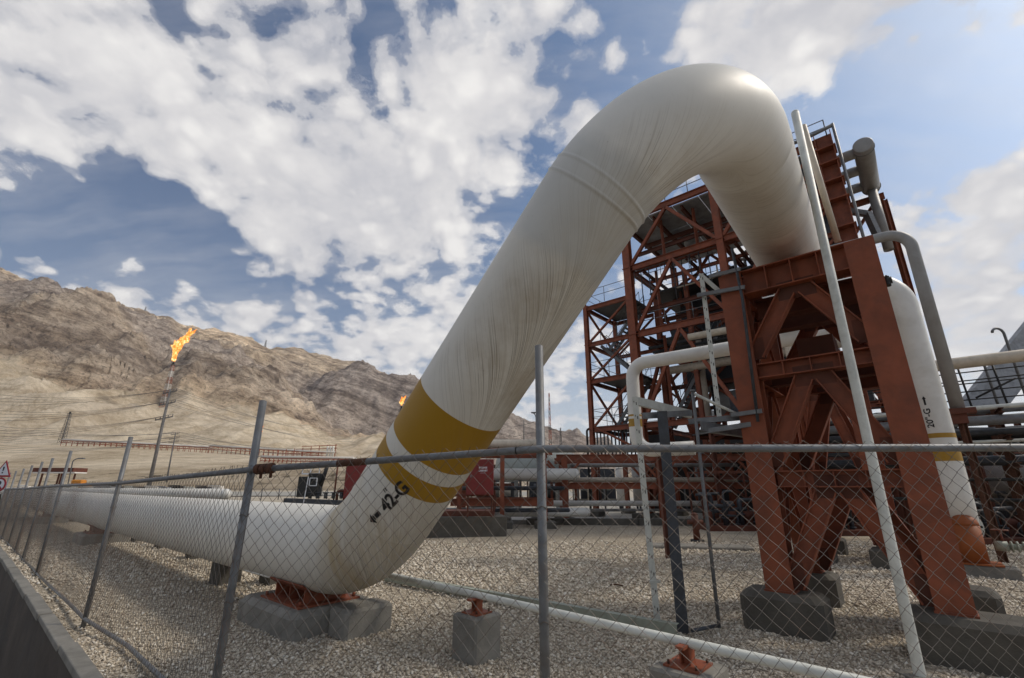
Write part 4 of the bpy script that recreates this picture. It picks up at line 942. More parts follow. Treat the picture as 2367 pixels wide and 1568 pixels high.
for z0, z1 in ((5.5, 8.3), (8.7, 10.9), (11.3, 13.6)):
    tbr(Lt(-3.3, 0, z0), Lt(-.3, 0, z1) if z0 != 8.7 else Lt(-.3, 0, z1), .13)
    tbr(Lt(-3.3, 4.2, z0), Lt(-.3, 4.2, z1), .13); tbr(Lt(-3.5, .3, z1), Lt(-3.5, 4.0, z0), .13)
tbr(Lt(-3.3, 0, 5.5), Lt(-.3, 0, 3.9), .13); tbr(Lt(0, 0, 2), Lt(6, 0, 5.1), .18)
for (zc, hh_) in ((18.6, 1.1), (17.0, 1.3), (14.9, 1.2), (13.2, 1.4), (10.4, 1.0)):
    mb = MB(); mb.box(Lt(10.7, .5, zc), (1.5, .12, hh_), (UD, UN, Z)); mb.build('louvre_panel', 'dark_steel', tw)
for z in (12.4, 14.1, 16.2, 17.8): tbeam(Lt(9.6, .1, z), Lt(11.5, .1, z), .16, .26)
for (z0, z1) in ((12.5, 14.0), (14.2, 15.7), (16.3, 17.7), (17.9, 19.3)): tbr(Lt(9.8, .1, z0), Lt(11.5, .1, z1), .14)
mb = MB(); mb.tube([Lt(12.45, -.2, 20.3), Lt(12.5, -.2, 9)], .07, 8); mb.tube(path([Lt(12.45, -.2, 20.2), Lt(11.2, -.3, 20.0), Lt(9.5, -.3, 20.0)], .15), .10, 8); mb.build('riser_pipe', 'galvanised', tw)
# roof deck with joists and grey panels seen from below
mb = MB()
for i in range(7):
    for j in range(3): mb.box(Lt(.85 + i * 1.7, 1.6 + j * 2.85, 19.36 + .01 * ((i + j) % 2)), (1.66, 2.8, .10), (UD, UN, Z))
mb.build_each('roof_panel', 'deck_grey', tw)
for i in range(7): tbeam(Lt(.05 + i * 1.95, .2, 19.05), Lt(.05 + i * 1.95, BACK - .2, 19.05), .16, .34, 'joist', 'dark_red_steel')
for j in (2.9, 5.7): tbeam(Lt(.1, j, 18.72), Lt(11.7, j, 18.72), .16, .3, 'joist', 'dark_red_steel')
for k in range(4): tbeam(Lt(.3, .6 + k * 2.2, 15.75), Lt(11.6, .6 + k * 2.2, 15.75), .14, .24)
for k in range(4): tbeam(Lt(.9 + k * 2.9, .3, 15.5), Lt(.9 + k * 2.9, BACK - .2, 15.5), .14, .22, 'joist', 'dark_red_steel')
for k in range(4): tbeam(Lt(.9 + k * 2.9, .3, 10.8), Lt(.9 + k * 2.9, BACK - .2, 10.8), .14, .22, 'joist', 'dark_red_steel')
for zz_ in (8.2, 13.2): tbeam(Lt(.2, 4.2, zz_), Lt(11.6, 4.2, zz_), .18, .28, 'beam', 'dark_red_steel')
# middle deck, fan rings under the roof
mb = MB(); mb.box(Lt(6, 5.0, 14.6), (11.2, 5.6, .1), (UD, UN, Z)); mb.box(Lt(3.0, 5.2, 11.42), (5.4, 4.5, .07), (UD, UN, Z)); mb.box(Lt(-1.75, 2.1, 13.98), (3.2, 4.0, .06), (UD, UN, Z))
mb.box(Lt(-1.75, 2.1, 8.7), (3.2, 4.0, .06), (UD, UN, Z)); mb.box(Lt(-1.75, 2.1, 5.48), (3.2, 4.0, .06), (UD, UN, Z)); mb.build_each('platform', 'dark_steel', tw)
for a in (3.0, 9.0):
    mb = MB(); c = Lt(a, 3.6, 18.3); mb.tube([c - Z * .1, c + Z * .6], .26, 16); mb.dome(c - Z * .1, (0, 0, -1), .26, 16, .8); mb.build('fan_motor', 'grey_pipe_paint', tw)
def handrail(pts, h=1.1, m='galvanised', parent=None, r=.022, step=1.5):
    mb = MB(); pts = [Vector(p) for p in pts]
    for z in (h, h * .55): mb.tube([p + Z * z for p in pts], r, 5)
    for a, b in zip(pts[:-1], pts[1:]):
        n = max(1, int((b - a).length / step))
        for k in range(n + 1): p = a.lerp(b, k / n); mb.tube([p, p + Z * h], r, 5)
    mb.build('handrail', m, parent)
handrail([Lt(0, 0, 19.8), Lt(12.1, 0, 19.8), Lt(12.1, BACK, 19.8)], parent=tw, r=.03)
handrail([Lt(0, 0, 19.8), Lt(0, BACK, 19.8)], parent=tw, r=.03)
for z in (14.0, 8.7, 5.5): handrail([Lt(-.3, -.1, z), Lt(-3.5, -.1, z), Lt(-3.5, 4.2, z), Lt(-.3, 4.2, z)], parent=tw)
handrail([Lt(.4, .1, 11.35), Lt(5.6, .1, 11.35)], parent=tw); handrail([Lt(6, 3, 14.7), Lt(.3, 3, 14.7)], parent=tw)
handrail([Lt(.3, 0.2, 14.7), Lt(5.8, 0.2, 14.7)], h=.9, parent=tw)
def stair(p, q, w=.8):
    p, q = Vector(p), Vector(q); d_ = (q - p); hor = Vector((d_.x, d_.y, 0)).normalized(); sdv = hor.cross(Z); mb = MB()
    for s_ in (-w / 2, w / 2): mb.bar(p + sdv * s_, q + sdv * s_, .05, .22)
    n = int(d_.length / .28)
    for k in range(n): mb.box(p.lerp(q, (k + .5) / n), (.22, w, .03), (hor, sdv, Z))
    for s_ in (-w / 2, w / 2):
        mb.tube([p + sdv * s_ + Z * 1.0, q + sdv * s_ + Z * 1.0], .025, 5)
        for k in range(5): c = p.lerp(q, k / 4) + sdv * s_; mb.tube([c, c + Z], .02, 5)
    mb.build('stairs', 'galvanised', tw)
stair(Lt(-3.0, 2.6, 5.5), Lt(-.4, 2.6, 8.7)); stair(Lt(-.5, 1.4, 8.7), Lt(-3.0, 1.4, 11.2)); stair(Lt(-3.0, 2.6, 11.2), Lt(-.4, 2.6, 14.0)); stair(Lt(1.0, 6.0, 11.4), Lt(4.2, 6.0, 14.6)); 
stair(Lt(.6, 3.2, 5.4), Lt(4.4, 3.2, 11.1)); stair(Lt(4.8, 7.2, 5.4), Lt(1.2, 7.2, 11.1))
# pipework inside the tower
mb = MB(); mb.tube(path([Lt(8.6, -1.0, .5), Lt(8.6, -1.0, 9.8), Lt(3.8, -1.0, 9.9)], .5), .2, 14); mb.tube([Lt(1.2, 2.0, 8.9), Lt(11, 2.0, 8.9)], .26, 14); mb.tube([Lt(2.9, 3.2, 4), Lt(2.9, 3.2, 11.0)], .24, 14); mb.tube([Lt(4.5, 6, 1), Lt(4.5, 6, 10.0)], .3, 14)
mb.tube(path([Lt(2.6, 1.5, 14.2), Lt(5.2, 1.5, 14.2), Lt(5.2, 1.5, 15.0)], .3), .05, 8); mb.build_each('process_pipe', 'cream_paint', tw)
mb = MB()
for k in range(9): mb.tube([Lt(.7 + k * .55, .4, 15.9 - (k % 3) * .2), Lt(.7 + k * .55, .4, 12.9 + (k % 4) * .5)], .035, 6)
for k in range(12): mb.tube([Lt(-3.2 + k * .26, .1, 5.2), Lt(-3.2 + k * .26, .1, 3.4)], .05, 6)
for k in range(5): mb.tube([Lt(.6 + k * 2.2, 3.6 + (k % 2) * 1.6, 5.6), Lt(.6 + k * 2.2, 3.6 + (k % 2) * 1.6, 11)], .09, 8)
for k in range(4): mb.tube([Lt(.4, 1.2 + k * .6, 10.4 - .15 * k), Lt(11.4, 1.2 + k * .6, 10.4 - .15 * k)], .10, 8)
mb.build_each('small_pipe', 'dark_steel', tw)
mb = MB(); mb.tube([Lt(8.0, 4.0, 12.2), Lt(8.0, 4.0, 14.2)], 1.1, 24); mb.tube([Lt(3.4, 5.0, 6.8), Lt(8.6, 5.0, 6.8)], .9, 24); mb.build_each('vessel_shell', 'grey_pipe_paint', tw)
mb = MB(); mb.box(Lt(7.5, 6.5, 8.0), (5, 2.5, 4.5), (UD, UN, Z)); mb.box(Lt(9.2, 3.0, 12.8), (3.2, 2.0, 2.6), (UD, UN, Z)); mb.box(Lt(3.6, 6.6, 13.3), (4.6, 2.6, 2.8), (UD, UN, Z)); mb.box(Lt(8.8, 6.4, 17.1), (4.6, 2.6, 1.6), (UD, UN, Z)); mb.box(Lt(3.4, 5.8, 9.2), (4.0, 2.2, 2.2), (UD, UN, Z)); mb.box(Lt(8.6, 2.8, 6.8), (4.6, 2.0, 2.0), (UD, UN, Z)); mb.build_each('cooler_box', 'dark_steel', tw)
rt_ = random.Random(9)
for k in range(16):
    z = rt_.choice((5.6, 8.2, 11.4, 13.4, 16.0)); a = rt_.uniform(.6, 11); b = rt_.uniform(1.5, 8); L_ = rt_.uniform(1, 3.5)
    q = MB(); q.tube(path([Lt(a, b, z), Lt(a, b, z + rt_.uniform(1, 2.2)), Lt(min(11.4, a + L_), b, z + rt_.uniform(1, 2.2))], .25), rt_.uniform(.05, .13), 8); q.build('process_pipe', rt_.choice(['dark_steel', 'grey_pipe_paint', 'dark_red_steel']), tw)
for k in range(9):
    z = rt_.choice((6.2, 9.0, 12.0, 16.6)); q = MB(); q.box(Lt(rt_.uniform(1, 11), rt_.uniform(2, 8), z), (rt_.uniform(.6, 1.8), rt_.uniform(.5, 1.2), rt_.uniform(.6, 1.5)), (UD, UN, Z)); q.build('equipment_box', rt_.choice(['dark_steel', 'dark_red_steel']), tw)
for (z, b) in ((13.0, 1.0), (9.4, 1.2), (17.4, 1.4), (7.0, 6.8), (13.6, 7.6)): tbeam(Lt(.2, b, z), Lt(11.7, b, z), .16, .26, 'beam', 'dark_red_steel')
for (a, z0, z1) in ((1.5, 11.4, 15.6), (4.4, 11.4, 15.6), (7.6, 11.4, 15.6), (2.2, 16, 19.2), (4.4, 16, 19.2), (8.0, 16, 19.2), (1.6, 5.4, 11), (4.3, 5.4, 11)): tbeam(Lt(a, 1.0, z0), Lt(a, 1.0, z1), .14, .16, 'post')
# left ladder/conduit at the tower foot
mb = MB(); mb.tube(path([Lt(-3.9, 0, .2), Lt(-3.9, 0, 5.4), Lt(-3.5, 0, 5.4)], .2), .07, 8); mb.build('downpipe', 'black', tw)
# right end: manifold drum with three bends
hd = thing('manifold_drum', 'grey cylinder with three bent nozzles at the top right of the red tower', 'vessel', Lt(13.5, 2.5, 17.4))
h0 = Lt(13.42, .2, 18.6); h1 = Lt(13.42, 5.0, 18.6)
mb = MB(); mb.tube([h0, h1], .44, 28); mb.dome(h0, -UN, .44, 28, .15); mb.dome(h1, UN, .44, 28, .4); mb.build('drum', 'grey_pipe_paint', hd)
for k in (.5, 2.3, 4.2):
    p = h0 + UN * k; mb = MB(); mb.tube(path([p - UD * .38, p - UD * 1.75, p - UD * 1.75 - Z * 1.3], 1.0), .28, 16); mb.build('nozzle', 'grey_pipe_paint', hd)
mb = MB(); mb.tube([h1 + UN * -.5 + Z * -.3, h1 + UN * -.5 - Z * 4.3], .24, 18); mb.build('drop_pipe', 'grey_pipe_paint', hd)
for k in (.3, 4.6):
    p = h0 + UN * k; mb = MB(); mb.tube([p + (UD * cos(a) + Z * sin(a)) * .455 for a in np.linspace(0, 2 * pi, 20)[:-1]], .03, 5, closed=True); mb.build('strap', 'galvanised', hd)
mb = MB(); mb.ibeam(Lt(11.9, 4.9, 17.85), Lt(13.9, 4.9, 17.85), .24, .34, .02, .015); mb.ibeam(Lt(13.8, 4.9, 17.6), Lt(13.8, 4.9, 10.5), .26, .26, .02, .015); mb.ibeam(Lt(12.1, 4.9, 15.9), Lt(13.4, 4.9, 17.6), .16, .16); mb.build_each('support_beam', 'red_steel', hd)
mb = MB(); mb.bar(Lt(12.0, 2.2, 16.3), Lt(12.9, 2.2, 15.7), .4, .25); mb.bar(Lt(12.9, 2.2, 15.75), Lt(13.1, 2.2, 14.0), .35, .25); mb.build('grey_duct', 'galvanised', hd)
# ================================================================ LOW PIPE RACKS behind the yard
def rack(name, label, O, ax, L, rows, width, levels, pipes, base=.3, m='red_steel', knee=True, cat='pipe rack', colw=.3, kerb=True):
    O = Vector(O); ax = Vector(ax).normalized(); sd2 = Z.cross(ax); o = thing(name, label, cat, O)
    for k in range(rows):
        for s_ in (0, width):
            p = O + ax * (L * k / (rows - 1)) + sd2 * s_
            mb = MB(); mb.ibeam(p + Z * base, p + Z * levels[-1], colw, colw, .02, .015, up=sd2)
            if knee:
                for sg in (-1, 1): mb.bar(p + ax * (sg * .12) + Z * (levels[-1] - 1.0), p + ax * (sg * .85) + Z * (levels[-1] - .15), .1, .12)
            mb.build('column', m, o)
            mb = MB(); mb.box(p + Z * (base / 2 - .02), (.95, .8, base + .04), (ax, sd2, Z), bev=.04); mb.build('footing', 'dark_concrete', o)
        for z in levels: p = O + ax * (L * k / (rows - 1)); mb = MB(); mb.ibeam(p + Z * z, p + sd2 * width + Z * z, .2, .26); mb.build('cross_beam', m, o)
    for z in levels:
        for s_ in (0, width):
            mb = MB(); mb.ibeam(O + sd2 * s_ + Z * z - ax * .4, O + ax * (L + .4) + sd2 * s_ + Z * z, .2, .32, .025, .018); mb.build('long_beam', m, o)
    for (s_, z, r, mm, a0_, a1_) in pipes:
        mb = MB(); p0 = O + sd2 * s_ + Z * z; mb.tube([p0 + ax * a0_, p0 + ax * a1_], r, 14); mb.dome(p0 + ax * a0_, -ax, r, 14, .8, 3); mb.dome(p0 + ax * a1_, ax, r, 14, .8, 3); mb.build('rack_pipe', mm, o)
    return o
rack('pipe_rack', 'low red pipe rack with knee braces right of the middle fence post', (2.7, 24.4, 0), (1, -.06, 0), 9.6, 3, 3.4, (1.82, 3.2),
     [(1.1, 2.12, .12, 'cream_paint', -.6, 9), (1.9, 2.1, .08, 'grey_pipe_paint', -1, 10), (.9, 2.85, .10, 'grey_pipe_paint', .4, 9), (2.2, .9, .14, 'white_paint', -1, 9), (2.4, .55, .07, 'grey_pipe_paint', -1, 9)])
rack('pipe_rack', 'red pipe rack with capped pipe between the huge pipe and the middle fence post', (-2.4, 22.0, 0), (1, .02, 0), 3.9, 3, 2.6, (1.1, 3.35),
     [(.4, 3.72, .22, 'cream_paint', -.5, 3.7), (1.0, 2.35, .27, 'white_paint', -.5, 5.5), (1.0, .62, .2, 'white_paint', -1, 6), (1.8, 1.7, .1, 'dark_steel', -1, 5), (.2, .75, .09, 'dark_steel', -1, 5), (1.9, 2.2, .12, 'grey_pipe_paint', 0, 5)], knee=False, colw=.2)
# long low kerb wall between yard and pavement
mb = MB()
for i in range(12): mb.box((1.6 + i * 1.8, 24.0 - i * .13, .13), (1.77, .28, .34 + .01 * (i % 2)), bev=.02)
single(mb, 'concrete_kerb', 'dark_concrete', 'long grey kerb at the far edge of the gravel, right of the middle fence post', 'kerb')
mb = MB(); mb.box((-6, 24.3, .08), (14, .3, .24)); single(mb, 'concrete_kerb', 'concrete', 'straight pale kerb at the far edge of the gravel, behind the red cabinets', 'kerb')
# clutter behind racks: tanks
def hvessel(c, ax, L, r, m, label, name='storage_tank', legs=True, cat='tank'):
    c = Vector(c); ax = Vector(ax).normalized(); o = thing(name, label, cat, (c.x, c.y, 0))
    mb = MB(); mb.tube([c - ax * L / 2, c + ax * L / 2], r, 26); mb.dome(c - ax * L / 2, -ax, r, 26, .5); mb.dome(c + ax * L / 2, ax, r, 26, .5); mb.build('shell', m, o)
    for s_ in (-.3, .3): mb = MB(); p = c + ax * L * s_; mb.box((p.x, p.y, (c.z - r * .7) / 2), (.3, r * 1.5, max(.1, c.z - r * .7))); mb.build('saddle', 'concrete', o)
    for k in range(3): p = c + ax * (L * (-.3 + .3 * k)) + Z * r; mb = MB(); mb.tube([p, p + Z * .4], .09, 10); mb.tube([p + Z * .4, p + Z * .47], .16, 12); mb.build('manway', 'black', o)
    return o
hvessel((1.8, 34, 3.1), (1, 0, 0), 5.0, 1.0, 'tank_grey', 'pale green grey horizontal tank seen behind the low racks')
hvessel((19.2, 17.8, 2.15), (.3, 1, 0), 5.0, .78, 'grey_pipe_paint', 'grey vessel with a round end just right of the white standing pipe')
def vessel_up(x, y, h, r, m, label, name='upright_vessel'):
    o = thing(name, label, 'vessel', (x, y, 0)); mb = MB(); mb.tube([(x, y, .6), (x, y, h)], r, 22); mb.dome((x, y, h), (0, 0, 1), r, 22, .5); mb.dome((x, y, .6), (0, 0, -1), r, 22, .5); mb.build('shell', m, o)
    mb = MB(); [mb.tube([(x + r * .8 * cos(a), y + r * .8 * sin(a), 0), (x + r * .8 * cos(a), y + r * .8 * sin(a), .9)], .08, 8) for a in (0, 2.1, 4.2)]; mb.build_each('leg', 'dark_steel', o)
    mb = MB(); mb.tube([(x - r, y, h * .6), (x - r - .9, y, h * .6), (x - r - .9, y, .1)], .07, 8); mb.build('side_pipe', 'galvanised', o)
for i, (x, y, h, r, m, lab) in enumerate(((8.3, 36, 3.0, .45, 'white_paint', 'slim white upright vessel behind the low rack, left of the tower foot'), (10.2, 38, 3.6, .6, 'grey_pipe_paint', 'grey upright vessel in the shade under the red tower'), (13.5, 33, 3.8, .7, 'dark_steel', 'dark upright vessel in the shade under the red tower'))):
    vessel_up(x, y, h, r, m, lab)
def skid(name, label, O, size, m='dark_steel', n=10, seed=1, cat='machine'):
    r_ = random.Random(seed); O = Vector(O); o = thing(name, label, cat, O); w, d_, h = size
    mb = MB(); mb.box(O + Z * .1, (w, d_, .2)); mb.build('skid_base', 'dark_red_steel', o)
    mb = MB()
    for k in range(n):
        x = O.x + (r_.random() - .5) * w * .85; y = O.y + (r_.random() - .5) * d_ * .7; z = .2 + r_.random() * h * .5; rr = .04 + r_.random() * .05
        e = (r_.random() - .5) * w * .7
        mb.tube(path([(x, y, .2), (x, y, z + .2), (x + e, y, z + .22)], min(.12, abs(e) * .3 + .01)), rr, 8); mb.tube([(x, y, z * .6), (x, y, z * .6 + .05)], rr * 1.9, 10)
    mb.build('pipework', m, o)
    mb = MB()
    for k in range(3):
        x = O.x + (k - 1) * w * .3; mb.tube([(x - .25, O.y, .55), (x + .25, O.y, .55)], .2, 16); mb.box((x, O.y, .3), (.3, .3, .25))
    mb.build_each('pump', 'dark_red_steel', o)
    mb = MB()
    for sx_ in (-1, 1):
        for sy in (-1, 1): mb.bar(O + Vector((sx_ * w / 2, sy * d_ / 2, .2)), O + Vector((sx_ * w / 2, sy * d_ / 2, h)), .07, .07)
    for sy in (-1, 1): mb.bar(O + Vector((-w / 2, sy * d_ / 2, h)), O + Vector((w / 2, sy * d_ / 2, h)), .07, .07)
    mb.build_each('frame_bar', 'dark_red_steel', o); return o
tells = ['left end of the distant row, right of the red cabinet', 'second from the left in the distant row', 'third from the left in the distant row', 'fourth from the left in the distant row', 'middle of the distant row', 'fourth from the right in the distant row', 'third from the right in the distant row', 'second from the right in the distant row', 'right end of the distant row']
def far_unit(i):
    r_ = random.Random(50 + i); x = -1.5 + i * 5.2; y = 42 + (i % 3) * 4; w_ = 4.6; h_ = 2.6 + r_.random() * 1.6
    o = thing('process_unit', 'dark distant process unit, ' + tells[i], 'process unit', (x, y, 0), 'distant process units behind the racks')
    mb = MB(); mb.box((x, y, .25), (w_, 3, .5)); mb.build('plinth', 'dark_concrete', o)
    for a in (-1, 0, 1):
        mb = MB(); mb.ibeam(Vector((x + a * w_ * .48, y - 1.4, .5)), Vector((x + a * w_ * .48, y - 1.4, h_)), .22, .22); mb.build('column', 'dark_red_steel', o)
    for z in (h_, h_ * .55): mb = MB(); mb.ibeam(Vector((x - w_ * .5, y - 1.4, z)), Vector((x + w_ * .5, y - 1.4, z)), .2, .28); mb.build('beam', 'dark_red_steel', o)
    mb = MB(); mb.tube([(x - w_ * .35, y, h_ * .45), (x + w_ * .3, y, h_ * .45)], .5 + r_.random() * .3, 18); mb.build('vessel', ['grey_pipe_paint', 'dark_steel', 'tank_grey'][i % 3], o)
    mb = MB(); mb.box((x + r_.random() - .5, y + .9, h_ * .45), (w_ * .8, .5, h_ * .8)); mb.build('panel', 'dark_steel', o)
    for k in range(6): a = x + (r_.random() - .5) * w_; mb = MB(); mb.tube(path([(a, y - 1.6, .4), (a, y - 1.6, h_ * r_.uniform(.5, 1)), (a + r_.uniform(-1, 1.2), y - 1.6, h_ * .8)], .1), .06, 6); mb.build('process_pipe', ['black', 'galvanised', 'cream_paint'][k % 3], o)
for i in range(9): far_unit(i)
# red cabinets on their concrete bases
cb0 = gnd(1085, 1232); CBX, CBY = -1.0, 18.6
base = thing('equipment_base', 'raised dark concrete base under the red release cabinet', 'concrete base', (-2.3, 19.1, 0))
mb = MB(); mb.box((-2.45, 19.3, .34), (4.2, 2.2, .74), (Vector((.985, .17, 0)), Vector((-.17, .985, 0)), Z), bev=.02); mb.build('plinth', 'dark_concrete', base)
sk = skid('valve_skid', 'dark red valve skid with small pipes on the concrete base right of the huge riser', (-2.5, 19.3, .70), (3.6, 1.5, .75), 'dark_red_steel', 16, 5); 
for ch_ in [c for c in bpy.data.objects if c.parent == sk]: ch_.location.z += .0
def shift_z(o, dz):
    for c in [c for c in bpy.data.objects if c.parent == o]:
        zs = [v.co.z for v in c.data.vertices]
    return
ca = thing('release_cabinet', 'red cabinet lettered RELEASE CABINET in white, right of the huge pipe', 'cabinet', (CBX - .45, CBY + .1, 1.4))
cc = at(1110, 1103, 18.3); 
mb = MB(); mb.box(cc, (1.02, .5, 1.30), bev=.0); mb.build('housing', 'cabinet_red', ca, bevel=.015)
mb = MB(); mb.box(cc - Vector((0, .262, 0)), (.94, .02, 1.22)); cad = mb.build('door', 'cabinet_red', ca, bevel=.006)
mb = MB(); mb.box(cc + Vector((-.34, -.29, .02)), (.05, .04, .08)); mb.build('lock_handle', 'galvanised', cad)
mp_ = lambda x, y: Vector((cc.x + .12 + x, cc.y - .275, cc.z + .28 + y))
text_mesh('RELEASE', .085, lambda x, y: mp_(x, y + .055), 'lettering', 'sign_white', cad, bold=.003); text_mesh('CABINET', .085, lambda x, y: mp_(x, y - .055), 'lettering', 'sign_white', cad, bold=.003)
mb = MB(); mb.box(mp_(0, -.14), (.2, .003, .008)); mb.build('lettering_line', 'sign_white', cad)
mb = MB()
for sx_ in (-.45, .45): mb.bar(Vector((cc.x + sx_, cc.y, .7)), Vector((cc.x + sx_, cc.y, cc.z - .64)), .06, .06)
mb.build_each('leg', 'dark_red_steel', ca)
ca2 = thing('release_cabinet', 'plain red cabinet half hidden behind the left side of the huge riser', 'cabinet', (-6.5, 18.4, 1.2))
c2 = at(836, 1110, 18.6); mb = MB(); mb.box(c2, (1.15, .5, 1.35)); mb.build('housing', 'cabinet_red', ca2, bevel=.015)
mb = MB(); mb.box(c2 - Vector((0, .262, 0)), (1.06, .02, 1.26)); mb.build('door', 'cabinet_red', ca2)
mb = MB()
for sx_ in (-.5, .5): mb.bar(Vector((c2.x + sx_, c2.y, .1)), Vector((c2.x + sx_, c2.y, c2.z - .66)), .06, .06)
mb.build_each('leg', 'dark_red_steel', ca2)
# black pump unit above the pipe
bp = thing('pump_unit', 'black control unit with white frame and small dark pipes seen over the huge pipe', 'machine', (-8.3, 18.6, 0))
b1_ = at(717, 1118, 18.6)
mb = MB(); mb.box(b1_ + Vector((-.22, 0, -.12)), (.30, .5, .75)); mb.box(b1_ + Vector((.18, .05, -.05)), (.40, .5, .85)); mb.build_each('casing', 'black', bp, bevel=.01)
mb = MB(); c = b1_ + Vector((0, -.1, .48)); 
for z in (-.12, .12): mb.bar(c + Vector((-.32, 0, z)), c + Vector((.34, 0, z)), .03, .05)
for x in (-.32, .0, .34): mb.bar(c + Vector((x, 0, -.14)), c + Vector((x, 0, .14)), .03, .03)
for (x0, x1, z) in ((.06, .34, .20), (.06, .34, -.08)): mb.bar(b1_ + Vector((x0, -.22, z)), b1_ + Vector((x1, -.22, z)), .02, .03)
for x in (.06, .34): mb.bar(b1_ + Vector((x, -.22, -.08)), b1_ + Vector((x, -.22, .2)), .02, .03)
mb.bar(b1_ + Vector((-.06, -.24, -.75)), b1_ + Vector((0, -.24, .25)), .02, .03); mb.build('white_frame', 'sign_white', bp)
mb = MB(); mb.tube([b1_ + Vector((.42, 0, -.1)), b1_ + Vector((.60, 0, .72))], .075, 10); mb.build('exhaust_pipe', 'black', bp)
mb = MB(); mb.tube([b1_ + Vector((.98, 0, -.9)), b1_ + Vector((1.0, 0, .95))], .035, 8)
for k in range(4): mb.tube(path([b1_ + Vector((1.1 + k * .28, 0, -.9)), b1_ + Vector((1.1 + k * .28, 0, -.28)), b1_ + Vector((2.2, .1, -.24))], .12), .055, 8)
mb.build_each('bent_pipe', 'dark_red_steel', bp)
mb = MB(); mb.bar(b1_ + Vector((-.85, 0, -.62)), b1_ + Vector((1.9, 0, -.72)), .4, .16); 
for k in range(6): q = b1_ + Vector((.1 + k * .3, -.1, -.55)); mb.tube([q, q + Z * .22], .07, 10); mb.tube([q + Z * .2, q + Z * .23], .13, 12)
mb.box(Vector((b1_.x + .5, b1_.y, .5)), (2.4, .8, .9)); mb.build('pump_body', 'dark_steel', bp)
# red monitor hydrant and loose slab on the gravel
hb = gnd(1612, 1252); hy = thing('fire_hydrant', 'small dark red hydrant on the gravel in front of the low rack', 'hydrant', hb)
mb = MB(); mb.tube([hb, hb + Z * .5, hb + Z * .85], [.12, .10, .12], 14); mb.dome(hb + Z * .85, (0, 0, 1), .12, 14, .7); mb.build('barrel', 'dark_red_steel', hy)
mb = MB(); mb.tube([hb + Vector((-.26, 0, .62)), hb + Vector((.26, 0, .62))], .075, 12); mb.tube([hb + Vector((0, -.22, .45)), hb + Vector((0, .1, .45))], .08, 12); mb.build_each('outlet', 'dark_red_steel', hy)
mb = MB(); mb.tube([hb, hb + Z * .06], .22, 14); mb.build('base_flange', 'black', hy)
sc2 = gnd(1615, 1268); mb = MB(); mb.box(sc2 + Z * .04, (3.0, .8, .12), (Vector((.97, -.2, 0)), Vector((.2, .97, 0)), Z), bev=.03); single(mb, 'concrete_slab', 'concrete', 'thin flat concrete slab lying on the gravel behind the grey poles', 'slab')
mb = MB(); st_ = gnd(1410, 1357); mb.tube([st_ + Z * .03, st_ + Vector((.12, .02, .04)), st_ + Vector((.24, -.05, .03))], .012, 6); single(mb, 'metal_rod', 'rust', 'short dark rusty rod lying on the gravel right of the middle fence post', 'rod')
# parallel white pipe beyond the big one with a rounded end, and its supports
wq = at(522, 1143, 27); o = thing('capped_pipe', 'white pipe with a rounded closed end lying beyond the huge pipeline', 'pipe', (wq.x, wq.y, 0))
mb = MB(); e_ = wq - Vector((.87, -.49, 0)) * 40; mb.tube([wq, e_], .30, 20); mb.dome(wq, wq - e_, .30, 20, 1.0); mb.build('pipe_shell', 'white_paint', o)
mb = MB()
for k in range(7): p = wq.lerp(e_, (k + .4) / 7); mb.box((p.x, p.y, (p.z - .3) / 2), (.5, .5, p.z - .3))
mb.build_each('support_block', 'concrete', o)
# ================================================================ RIGHT-HAND PIPE RACK
RB = Vector((15.0, 14.0, 0))
rr_ = thing('pipe_rack', 'dense pipe rack with white and grey pipes and dark rods at the right edge', 'pipe rack', RB)
def Rt(a, b, z): return RB + D * a + N * b + Z * z
for (b, z, r, m) in ((0, 5.62, .19, 'cream_paint'), (-.2, 4.12, .07, 'pale_paint'), (-.1, 3.74, .15, 'galvanised'), (.5, 3.44, .10, 'dark_steel'), (.1, 3.12, .045, 'pale_paint'), (.6, 2.9, .07, 'dark_steel'), (1.2, 3.5, .14, 'dark_steel'), (1.6, 2.6, .16, 'dark_steel'), (1.4, 4.2, .1, 'galvanised')):
    mb = MB(); mb.tube([Rt(-6.2, b, z), Rt(6, b, z)], r, 18); mb.build('rack_pipe', m, rr_)
for (a, w_) in ((1.5, .6), (3.4, .5)):
    mb = MB(); mb.tube([Rt(a, -.1, 3.72), Rt(a + w_, -.1, 3.72)], .173, 18); mb.build('yellow_ring', 'yellow_paint', rr_)
mb = MB()
for z in (5.35, 5.08, 4.98, 4.72, 4.46): mb.tube([Rt(-5.6, .3, z), Rt(6, .3, z)], .020, 6)
for z in (2.0, 2.5, 1.4): mb.tube([Rt(-5.6, .6, z), Rt(6, .6, z)], .05, 6)
for a in (-5.2, -3.6, -2.0, -1.4, -.6, .2, 1.6, 2.8, 4.4): mb.tube([Rt(a, .3, 5.5), Rt(a + .05, .3, 4.1)], .03, 6)
mb.tube([Rt(-.4, .3, 4.5), Rt(.6, .3, 5.0)], .03, 6); mb.build_each('rod', 'black', rr_)
for a in (-5.0, .0, 5.0):
    for b in (.9, 2.2): mb = MB(); mb.ibeam(Rt(a, b, 0), Rt(a, b, 4.3), .16, .16, .02, .015); mb.build('column', 'rust', rr_)
    for z in (2.4, 3.2, 4.0): mb = MB(); mb.ibeam(Rt(a, -.4, z), Rt(a, 2.2, z), .12, .14); mb.build('cross_beam', 'rust', rr_)
